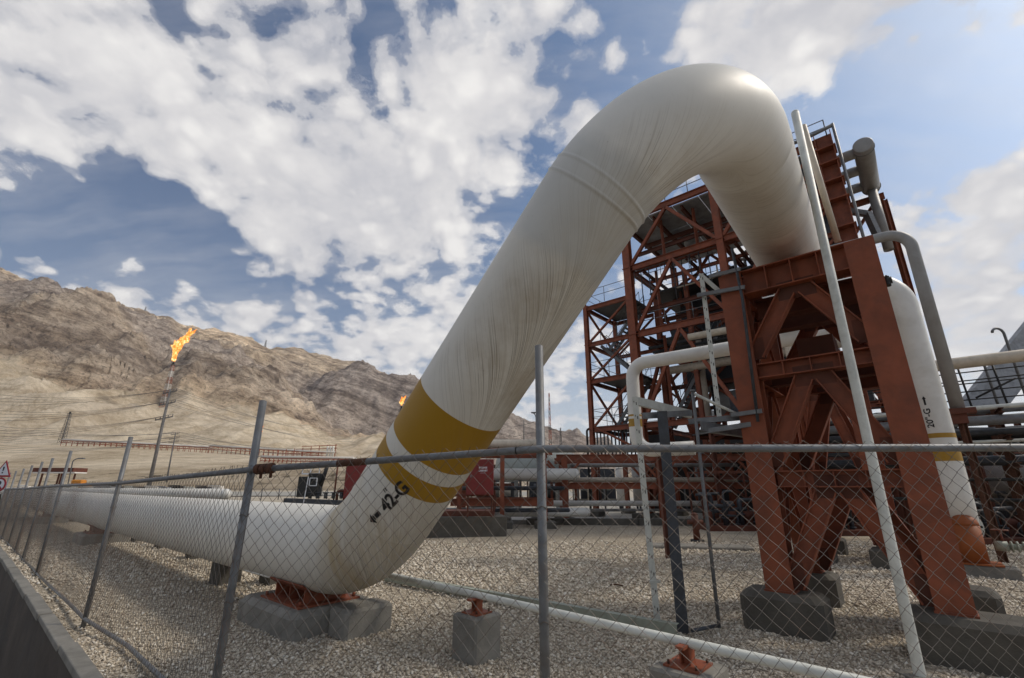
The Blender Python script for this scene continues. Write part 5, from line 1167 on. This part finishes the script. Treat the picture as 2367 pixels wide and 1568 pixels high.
# open-sided shelter with sloping grey roof
S0 = at(2236, 935, 30); 
sh = thing('shelter', 'steep dark grey sloping roof over a dark machine shelter at the right edge', 'building', (36, 30, 0))
mb = MB(); pa = at(2190, 975, 30); pb2 = at(2400, 715, 30); dsl = (pb2 - pa).normalized(); q_ = Vector((0, 1, 0))
mb.add([pa, pb2, pb2 + Vector((3.2, 0, 0)), pa + Vector((3.2, 0, 0)), pa + q_ * .4, pb2 + q_ * .4, pb2 + Vector((3.2, .4, 0)), pa + Vector((3.2, .4, 0))], [(0, 3, 2, 1), (4, 5, 6, 7), (0, 1, 5, 4), (3, 7, 6, 2), (1, 2, 6, 5), (0, 4, 7, 3)]); mb.build('roof_panel', 'deck_grey', sh)
for a in range(6):
    mb = MB(); mb.ibeam(Vector((pa.x - 1 + a * 3.2, 30.8, 0)), Vector((pa.x - 1 + a * 3.2, 30.8, 4.8 + max(0, a - 1) * 1.6)), .25, .25); mb.build('column', 'dark_red_steel', sh)
mb = MB(); mb.box((34, 38, 3.0), (46, .3, 6.0)); mb.build('dark_backdrop', 'black', sh)  # made-up black wall, added as a dark backdrop to the machinery
mb = MB(); mb.box((36, 31.0, 4.6), (40, 13.4, .3)); mb.build('sky_block_deck', 'black', sh)  # made-up deck, added to block sky light and keep the space below dark
for k in range(9): mb = MB(); mb.ibeam(Vector((18 + k * 4.2, 25, 0)), Vector((18 + k * 4.2, 25, 4.4)), .25, .25); mb.build('column', 'dark_red_steel', sh)
# machinery under the racks on the right: frames, pumps and small pipework
for i, (x, y, w_, h_, s_) in enumerate(((16.0, 16.8, 3.2, 2.6, 11), (20.6, 18.6, 3.6, 3.0, 12), (24.6, 21.4, 4.0, 3.2, 13), (15.2, 22.0, 4.0, 3.0, 14), (19.5, 25.0, 5.0, 3.4, 15), (12.2, 19.6, 3.0, 2.8, 16), (27, 27, 5.0, 3.6, 17), (9.6, 21.5, 2.6, 2.4, 18))):
    skid('process_skid', ['dark red pump skid right behind the grey round ended vessel', 'dark pump skid at the right edge under the pipe rack', 'farther pump skid under the shelter roof at the right edge', 'dark skid seen between the right red column and the standing pipe', 'dark skid in the shade beneath the right end of the tower', 'dark skid seen through the lower bracing of the big red frame', 'most distant dark skid under the shelter', 'dark skid seen just right of the left red column'][i], (x, y, 0), (w_, 1.8, h_), 'dark_steel', 22, s_)
for i, (x, y, h_) in enumerate(((14.2, 20.4, 4.5), (17.6, 21.2, 4.8), (22.6, 24.0, 5.2), (11.4, 24.2, 4.4))):
    o = thing('steel_platform', ['dark red platform behind the standing pipe', 'dark red platform right of the standing pipe', 'dark red platform under the right pipe rack, far back', 'dark red platform seen through the big red frame'][i], 'platform', (x, y, 0))
    for sx_ in (-1.4, 1.4):
        for sy in (-1, 1): mb = MB(); mb.ibeam(Vector((x + sx_, y + sy, 0)), Vector((x + sx_, y + sy, h_)), .2, .2); mb.build('column', 'dark_red_steel', o)
    for z in (h_ * .5, h_ - .1):
        for sy in (-1, 1): mb = MB(); mb.ibeam(Vector((x - 1.4, y + sy, z)), Vector((x + 1.4, y + sy, z)), .16, .2); mb.build('beam', 'dark_red_steel', o)
    mb = MB(); mb.box((x, y, h_ + .05), (3.1, 2.3, .06)); mb.build('grating', 'dark_steel', o)
    for sg in (-1, 1): mb = MB(); mb.ibeam(Vector((x - 1.4 * sg, y - 1, .2)), Vector((x + 1.4 * sg, y - 1, h_ * .5)), .12, .12); mb.build('brace', 'dark_red_steel', o)
# gooseneck vents
for i, (x, y, s_, dy) in enumerate(((2335, 812, .2, 40), (2285, 868, .12, 20))):
    p = at(x, y, 26); t_ = at(x - 14 * s_ / .2, y - dy, 26); c = (Vector((-.7, 0, 0)) * s_ / .2)
    mb = MB(); mb.tube([Vector((p.x, p.y, 6.0)) if p.z > 6 else p - Z * 1, t_] + [t_ + c * (.5 - .5 * cos(a)) + Z * (.35 * sin(a) * s_ / .2) for a in np.linspace(.3, 2.9, 7)], .07, 8)
    single(mb, 'gooseneck_vent', 'galvanised', ['taller hooked vent pipe above the sloping roof at the right edge', 'small hooked vent pipe just above the white rack pipe at the right edge'][i], 'vent')
# ================================================================ MIDDLE DISTANCE
def lattice(o, p, h, w0, w1, n, mats_, r=.12, legs=4):
    P0 = Vector(p)
    for k in range(n):
        za, zb = h * k / n, h * (k + 1) / n; wa_, wb_ = w0 + (w1 - w0) * k / n, w0 + (w1 - w0) * (k + 1) / n
        ca_ = [P0 + Vector((sx_ * wa_ / 2, sy * wa_ / 2, za)) for sx_, sy in ((-1, -1), (1, -1), (1, 1), (-1, 1))]; cb_ = [P0 + Vector((sx_ * wb_ / 2, sy * wb_ / 2, zb)) for sx_, sy in ((-1, -1), (1, -1), (1, 1), (-1, 1))]
        mb = MB()
        for i in range(4):
            j = (i + 1) % 4; mb.tube([ca_[i], cb_[i]], r, 4); mb.tube([cb_[i], cb_[j]], r * .7, 4); mb.tube([ca_[i], cb_[j]], r * .6, 4); mb.tube([ca_[j], cb_[i]], r * .6, 4)
        mb.build('lattice_section', mats_(k), o)
def flame_mat():
    m = bpy.data.materials.new('flame'); m.use_nodes = True; t = m.node_tree; t.nodes.clear()
    at2 = NN(t, 'ShaderNodeAttribute'); at2.attribute_name = 'heat'; g = NN(t, 'ShaderNodeNewGeometry').outputs['Position']
    h = math_(t, 'MULTIPLY_ADD', math_(t, 'SUBTRACT', noise(t, g, .30, 4, .6), .5), 2.6, .50)
    c = ramp(t, h, [(.15, (.92, .19, .03)), (.45, (1.0, .33, .06)), (.70, (1.0, .56, .16)), (1.0, (1.0, .86, .50))])
    e = NN(t, 'ShaderNodeEmission'); e.inputs[1].default_value = 1.15; t.links.new(c, e.inputs[0])
    lw = NN(t, 'ShaderNodeLayerWeight'); lw.inputs[0].default_value = .35; al = ramp(t, lw.outputs['Facing'], [(.25, 1.0), (.95, 0.12)])   # gas is thinner at its rim
    tr = NN(t, 'ShaderNodeBsdfTransparent'); mx = NN(t, 'ShaderNodeMixShader'); t.links.new(al, mx.inputs[0]); t.links.new(tr.outputs[0], mx.inputs[1]); t.links.new(e.outputs[0], mx.inputs[2])
    out = NN(t, 'ShaderNodeOutputMaterial'); t.links.new(mx.outputs[0], out.inputs[0]); M['flame'] = m
flame_mat()
def flame(pts, rad, label, seed=1):
    r_ = np.random.default_rng(seed); pts = [np_(p) for p in pts]; L = len(pts); base = pts[0]; V, Fc, ht = [], [], []
    def lobe(ax, rad, k0):
        K = len(ax); n = 14; ph = r_.random(8) * 6; o = len(V)
        for i in range(K):
            t_ = i / (K - 1); pr = (math.sin(min(1, t_ * 1.5 + .05) * pi * .5) ** .8) * (1 - t_ ** 2.6) ** .9 * (1 + .30 * math.sin(t_ * 19 + ph[0])) + .03
            for j in range(n):
                a = 2 * pi * j / n; rr = rad * pr * (1 + .40 * math.sin(3 * a + t_ * 17 + ph[1]) * (.3 + t_) + .25 * math.sin(5 * a - t_ * 29 + ph[2]))
                V.append(ax[i] + np_([cos(a) * rr, sin(a) * rr * .8, .45 * rr * sin(a * 2 + t_ * 9 + ph[3])])); ht.append(k0 + .35 - .8 * abs(t_ - .35) + .7 * (r_.random() - .5))
        for i in range(K - 1):
            for j in range(n): Fc.append((o + i * n + j, o + i * n + (j + 1) % n, o + (i + 1) * n + (j + 1) % n, o + (i + 1) * n + j))
        Fc.append(tuple(o + q for q in reversed(range(n)))); Fc.append(tuple(range(o + (K - 1) * n, o + K * n)))
    ts = np.linspace(0, 1, 40); ax = np.stack([np.interp(ts, np.linspace(0, 1, L), [p[i] for p in pts]) for i in range(3)], 1)
    lobe(ax, rad, .45)
    for k in range(5):      # tongues
        i0 = 8 + int(r_.random() * 22); d_ = ax[min(39, i0 + 6)] - ax[i0]; d_ = d_ / np.linalg.norm(d_); sd_ = np_([r_.choice([-1, 1]) * .8, 0, .3 * r_.random()])
        tt = np.linspace(0, 1, 14)[:, None]; lobe(ax[i0] + d_ * tt * rad * 3.2 + sd_ * rad * (.5 * tt + .5 * tt ** 2) * 1.2, rad * .45, .3)
    V = np.array(V); me = bpy.data.meshes.new('flame'); me.from_pydata((V - base).tolist(), [], Fc); me.update(); me.polygons.foreach_set('use_smooth', [True] * len(Fc))
    a_ = me.attributes.new('heat', 'FLOAT', 'POINT'); a_.data.foreach_set('value', ht); me.materials.append(M['flame'])
    o = bpy.data.objects.new('flame', me); COL.objects.link(o); o.location = base; tag(o, label, 'flame')
def flare(px0, py0, px1, py1, Dd, label, wbase, wtop, n, redwhite=True, r=.35):
    p = at(px0, py0, Dd); tq = at(px1, py1, Dd); h = tq.z - p.z; p = Vector((tq.x, p.y, p.z - 3)); h += 3
    o = thing('flare_stack', label, 'flare stack', p); lattice(o, p, h * .93, wbase, wtop, n, (lambda k: 'far_red' if (k // 2) % 2 == 0 else 'far_white') if redwhite else (lambda k: 'pole_grey'), r)
    mb = MB(); mb.tube([p, p + Z * h * .97], wtop * .26, 8); mb.build('stack_pipe', 'far_white' if redwhite else 'pole_grey', o)
    mb = MB(); mb.tube([p + Z * h * .94, p + Z * h], wtop * .42, 10); mb.build('flare_tip', 'black', o)
    mb = MB(); mb.box(p + Z * h * .93, (wtop * 1.6, wtop * 1.6, .4)); mb.build('top_platform', 'pole_grey', o)
    return p + Z * h
ft = flare(380, 945, 402, 836, 700, 'tall red and white banded lattice flare stack burning against the hills', 8.0, 3.0, 14, True, .24)
flame([ft, at(404, 822, 700), at(408, 803, 700), at(422, 790, 700), at(432, 778, 700), at(444, 766, 700)], 6.4, 'large orange flame leaning right at the top of the tall flare stack', 3)
ft2 = flare(152, 1018, 163, 952, 450, 'small dark flare stack without flame at the left end of the far rack', 4.2, 1.9, 8, False, .2)
ft3 = flare(594, 1056, 601, 1002, 380, 'small thin flare stack with a tiny flame right of the tall fence post', 2.6, 1.4, 8, False, .16)
flame([ft3, at(601, 998, 380), at(604, 990, 380)], 1.3, 'tiny orange flame on the small thin flare stack', 5)
ft4 = flare(926, 1030, 928, 938, 500, 'grey flare stack mostly hidden by the left edge of the huge riser', 4, 2, 10, False, .2)
flame([ft4, at(928, 932, 500), at(931, 924, 500), at(933, 920, 500)], 2.2, 'small orange flame beside the yellow band of the huge riser', 8)
# far pipe racks on the bench
def far_rack(label, p, q, hgt, n, wd=5.0):
    p, q = Vector(p), Vector(q); o = thing('far_pipe_rack', label, 'pipe rack', p); ax = (q - p).normalized(); sd2 = Vector((-ax.y, ax.x, 0)).normalized(); mb = MB(); L = (q - p).length
    for s_ in (0, wd):
        for z in (hgt * .55, hgt * .95): mb.bar(p + sd2 * s_ + Z * z, q + sd2 * s_ + Z * z, .35, .42)
    mb.build('long_beams', 'far_red', o); mb = MB()
    for k in range(n + 1):
        c = p.lerp(q, k / n)
        for s_ in (0, wd): mb.bar(c + sd2 * s_ - Z * 3, c + sd2 * s_ + Z * hgt, .34, .34)
        if k < n: c2_ = p.lerp(q, (k + 1) / n); mb.bar(c + Z * hgt * .5, c2_ + Z * hgt * .95, .22, .22)
    mb.build_each('post', 'far_red', o); mb = MB()
    for s_, r in ((.3, .75), (2.0, .5), (3.6, .6)): mb.tube([p + sd2 * s_ + Z * (hgt + r), q + sd2 * s_ + Z * (hgt + r)], r, 8)
    mb.build_each('white_pipe', 'far_white', o); return o
far_rack('long thin red rack with white pipes running across the sand bench, left part', at(140, 1029, 438), at(480, 1046, 430), 4.4, 26)
far_rack('long thin red rack with white pipes running across the sand bench, right part', at(482, 1046, 430), at(745, 1062, 405), 5.4, 24)
far_rack('nearer red rack with white pipes right of the small thin flare stack', at(600, 1073, 350), at(815, 1077, 330), 4.6, 20)
o = thing('scaffold_tower', 'open red steel structure at the right end of the far rack', 'steel frame', at(690, 1060, 400))
p_ = at(640, 1060, 400); mb = MB()
for k in range(9):
    for z in (0, 5): 
        pass
for k in range(8):
    x = p_ + Vector((k * 7.0, 0, 0)); mb.bar(x - Z * 3, x + Z * (7 + .7 * k), .5, .5)
for z in (4, 7.5, 10): mb.bar(p_ + Vector((z * 2, 0, z)), p_ + Vector((50, 0, z + 1)), .5, .5)
mb.build('frame', 'far_red', o); mb = MB()
for k in range(3): mb.tube([p_ + Vector((43 + k * 2.4, -2, -1)), p_ + Vector((43 + k * 2.4, -2, 10))], .8, 8)
mb.tube([p_ + Vector((20, -3, 6)), p_ + Vector((50, -3, 5))], .6, 8); mb.build_each('white_pipe', 'far_white', o)
# sand-coloured spoil heap below the rack
def pole(px0, py0, px1, py1, Dd, label, arms, w=.3):
    tp = at(px1, py1, Dd); p = Vector((tp.x, Dd, 0)); p.x = at(px0, py0, Dd).x; z0 = min(0, at(px0, py0, Dd).z); z0 = min(at(px0, py0, Dd).z - 2, 0) if Dd < 140 else at(px0, py0, Dd).z - 2
    p.z = z0; o = thing('power_pole', label, 'power pole', p); mb = MB(); mb.tube([p, Vector((tp.x, tp.y, tp.z))], [w, w * .55], 8); mb.build('shaft', 'pole_grey', o)
    pts = []
    for f_, aw in arms:
        c = p.lerp(Vector(tp), f_); mb = MB(); mb.bar(c + Vector((-aw, 0, -aw * .22)), c + Vector((aw, 0, aw * .22)), w * .5, w * .5)
        for s_ in (-.95, -.45, .45, .95): q = c + Vector((aw * s_, 0, aw * .22 * s_)); mb.tube([q, q + Z * w * 1.4], w * .22, 6); pts.append(q + Z * w * 1.4)
        mb.build('cross_arm', 'pole_grey', o)
    return pts
pA = pole(345, 1122, 394, 900, 75, 'tall dark power pole with three crossarms in front of the tall flare stack', ((.97, 1.1), (.86, 1.3), (.72, 1.4)), .30)
pB = pole(388, 1100, 406, 1000, 150, 'smaller power pole right of the tall dark one', ((.97, 1.4), (.88, 1.6), (.8, 1.6)), .26)
pC = pole(1211, 1030, 1211, 972, 140, 'grey power pole with two long crossarms just left of the middle fence post', ((.86, 3.0), (.55, 3.2)), .22)
wr = thing('power_lines', 'thin dark power lines strung from the poles across the sand slope', 'power lines', pA[0]); mb = MB()
def sagline(a, b, sag, r): 
    a, b = Vector(a), Vector(b); mb.tube([a.lerp(b, k / 12) - Z * (sag * 4 * (k / 12) * (1 - k / 12)) for k in range(13)], r, 4, cap=False)
for i, q in enumerate(pA): sagline(q, at(-60, 905 + i * 9.5, 82), 1.2, .022)
for i, q in enumerate(pA[:8]): sagline(q, at(760 + i * 10, 985 + i * 6, 190), 2.0, .024)
for i, q in enumerate(pB): sagline(q, at(-60, 975 + i * 6, 160), 2.0, .035); sagline(q, at(780, 1035 + i * 3, 200), 2.0, .035)
mb.build('cables', 'pole_grey', wr)
# lamp posts, masts
def lamp(px0, py0, px1, py1, Dd, label, arm=1.2):
    p = at(px0, py0, Dd); p.z = min(p.z, 0); tq = at(px1, py1, Dd); o = thing('street_lamp', label, 'street lamp', p); tq.x = p.x if False else tq.x
    mb = MB(); mb.tube([p, tq] + [tq + Vector((arm * (1 - cos(a)), 0, .5 * sin(a))) for a in (.5, 1.0, 1.5)], .07 * Dd / 60, 6); mb.build('post', 'galvanised', o)
    e = tq + Vector((arm, 0, .5)); mb = MB(); mb.box(e + Vector((.25 * Dd / 60, 0, 0)), (.7 * Dd / 60, .3, .14 * Dd / 60)); mb.build('lamp_head', 'galvanised', o)
lamp(158, 1125, 168, 1068, 70, 'thin curved street lamp left of the tall dark power pole', .9)
lamp(1240, 1075, 1239, 966, 45, 'thin grey lamp post just left of the middle fence post', -.4)
m_ = thing('lattice_mast', 'thin far lattice mast just right of the middle fence post', 'mast', at(1273, 1060, 260)); lattice(m_, at(1273, 1062, 260), 37, 1.6, .5, 14, lambda k: 'far_red' if k % 3 else 'pole_grey', .10)
m_ = thing('lattice_mast', 'tiny far lattice mast on the slope right of the taller mast', 'mast', at(1297, 1040, 520)); lattice(m_, at(1297, 1040, 520), 24, 3, .8, 8, lambda k: 'pole_grey', .22)
# pylons on the hill crest
for i, (x, y, y1) in enumerate(((333, 727, 706), (612, 806, 784), (948, 878, 862))):
    p = at(x, y, 2390); o = thing('pylon', ['tiny pylon on the hill crest left of the flame', 'tiny pylon on the hill crest right of the flame', 'tiny pylon on the crest near the riser'][i], 'pylon', p); lattice(o, p, (y - y1) * 2.2, 10, 2, 4, lambda k: 'pole_grey', .6)
# small red canopy far left and stockpiled materials
o = thing('canopy', 'long low dark red canopy on thin posts behind the left fence', 'canopy', at(140, 1110, 90)); c = at(140, 1087, 90)
mb = MB(); mb.box(c, (7.6, 3, .75)); mb.build('roof_beam', 'dark_red_steel', o); mb = MB(); mb.box(c - Z * .5 + Vector((.3, -.2, 0)), (7.8, 2.6, .22)); mb.build('white_soffit', 'far_white', o); mb = MB()
for x in (-3.2, 0, .5, 3): mb.bar(Vector((c.x + x, c.y, 0)), Vector((c.x + x, c.y, c.z)), .22, .22)
mb.build_each('post', 'dark_red_steel', o)
r_ = random.Random(4)
mb = MB(); c = at(182, 1116, 60); mb.box(Vector((c.x, c.y, c.z)), (1.4, .8, .7), bev=.1); mb.box(Vector((c.x + .4, c.y, c.z - .9)), (2, 1.0, 1.5), bev=.1); single(mb, 'orange_bag', 'orange_bag', 'small orange bag on a stack behind the left fence', 'bag')
labs = ['white', 'grey', 'pale']; k_ = 0
for i in range(16):
    x = 60 + i * 29 + r_.random() * 12; Dd = 46 + r_.random() * 22; c = at(x, 1124 + r_.random() * 6, Dd); w_ = .8 + r_.random() * 1.4; h_ = max(.5, c.z + .1)
    mb = MB(); mt_ = ['far_white', 'deck_grey', 'black', 'pale_paint', 'dark_steel'][i % 5]
    mb.box((c.x, c.y, h_ / 2), (w_, .8, h_)); mb.bar((c.x - w_ / 2, c.y - .5, h_ + .08), (c.x + w_ / 2, c.y - .5, h_ + .05), .1, .1); mb.tube([(c.x - w_ * .4, c.y - .42, h_ * .7), (c.x + w_ * .4, c.y - .42, h_ * .7)], .12, 8)
    single(mb, 'stored_material', mt_, f'{["white", "grey", "black", "pale", "dark"][i % 5]} stored fittings beyond the pipeline, ' + ['left of all the others', 'second from the left', 'third from the left', 'fourth from the left', 'left of the orange bag', 'right of the orange bag', 'seventh from the left', 'eighth from the left', 'ninth from the left', 'seventh from the right', 'sixth from the right', 'fifth from the right', 'fourth from the right', 'third from the right', 'second from the right', 'right of all the others'][i], 'stored material', 'stored fittings beyond the pipeline')
# guard rail along the access road
gr = thing('guard_rail', 'low thin fence line with small dark posts along the road beyond the pipeline', 'guard rail', at(600, 1146, 60)); mb = MB()
ga, gb2 = at(520, 1148, 62), at(790, 1146, 70)
for z in (.0,): mb.tube([ga, gb2], .05, 5); mb.tube([ga + Z * .9, gb2 + Z * .9], .03, 5)
for k in range(8): p = ga.lerp(gb2, k / 7); mb.tube([Vector((p.x, p.y, 0)), p + Z * .95], .06, 6)
mb.build('rails', 'dark_steel', gr)
# warning signs at the far left
sg = thing('warning_sign', 'red and white triangle and no parking signs at the left edge', 'sign', (0, 0, 0))
sc3 = at(7, 1090, 10.5); sg.location = (sc3.x, sc3.y, 0)
SX = Vector((1, 0, 0))
def disc(pts, y, mb): mb.add([sc3 + Vector((x, y, z)) for x, z in pts], [tuple(range(len(pts)))])
def tri(s): return [(-s, -s * .58), (s, -s * .58), (0, s * 1.16)]
tb_ = MB(); 
pl_ = [(-.20, -.12), (.20, -.12), (0, .24)]
def slab(pts, y0, y1, m, nm, par=sg):
    mb = MB(); n = len(pts); mb.add([sc3 + Vector((x, y0, z)) for x, z in pts] + [sc3 + Vector((x, y1, z)) for x, z in pts], [tuple(range(n)), tuple(reversed(range(n, 2 * n)))] + [(i, n + i, n + (i + 1) % n, (i + 1) % n) for i in range(n)]); mb.build(nm, m, par)
slab([(x * 1.0, z) for x, z in pl_], 0, .01, 'sign_red', 'triangle_border'); slab([(x * .74, z * .74 + .008) for x, z in pl_], -.004, -.001, 'sign_white', 'triangle_face')
slab([(-.018, .10), (-.011, .01), (.011, .01), (.018, .10)], -.008, -.005, 'black_paint', 'exclamation_mark'); slab([(.016 * cos(a), -.028 + .016 * sin(a)) for a in np.linspace(0, 2 * pi, 11)[:-1]], -.008, -.005, 'black_paint', 'exclamation_dot')
cz = -.285; ci = lambda r: [(r * cos(a), cz + r * sin(a)) for a in np.linspace(0, 2 * pi, 29)[:-1]]
slab(ci(.155), 0, .01, 'sign_red', 'disc_border'); slab(ci(.122), -.004, -.001, 'sign_white', 'disc_face')
text_mesh('P', .20, lambda x, y: sc3 + Vector((x, -.006, cz + y)), 'letter', 'black_paint', sg, bold=.006)
slab([(-.10, cz + .075), (-.075, cz + .10), (.10, cz - .075), (.075, cz - .10)], -.010, -.008, 'sign_red', 'disc_bar')
mb = MB(); mb.tube([Vector((sc3.x, sc3.y + .03, 0)), Vector((sc3.x, sc3.y + .03, sc3.z + .2))], .025, 8); mb.build('sign_post', 'galvanised', sg)
slab([(-.05, -.50), (.02, -.50), (.02, -.62), (-.05, -.62)], 0, .01, 'sign_red', 'small_plate')
# ================================================================ AIR
hm = bpy.data.materials.new('haze'); hm.use_nodes = True; t = hm.node_tree; t.nodes.clear()
pv = NN(t, 'ShaderNodeVolumePrincipled'); pv.inputs['Color'].default_value = (.86, .90, .97, 1); pv.inputs['Density'].default_value = .00005; pv.inputs['Anisotropy'].default_value = .3
out = NN(t, 'ShaderNodeOutputMaterial'); t.links.new(pv.outputs[0], out.inputs['Volume'])
M['haze'] = hm
USE_HAZE = True
if USE_HAZE:
    top = float(H.max()) + 60
    mb = MB(); mb.box((0, 2000, (top - 6) / 2), (16000, 12600, top + 6)); hz_ = mb.build('haze', 'haze'); hz_['kind'] = 'stuff'
print('objects', len(bpy.data.objects))
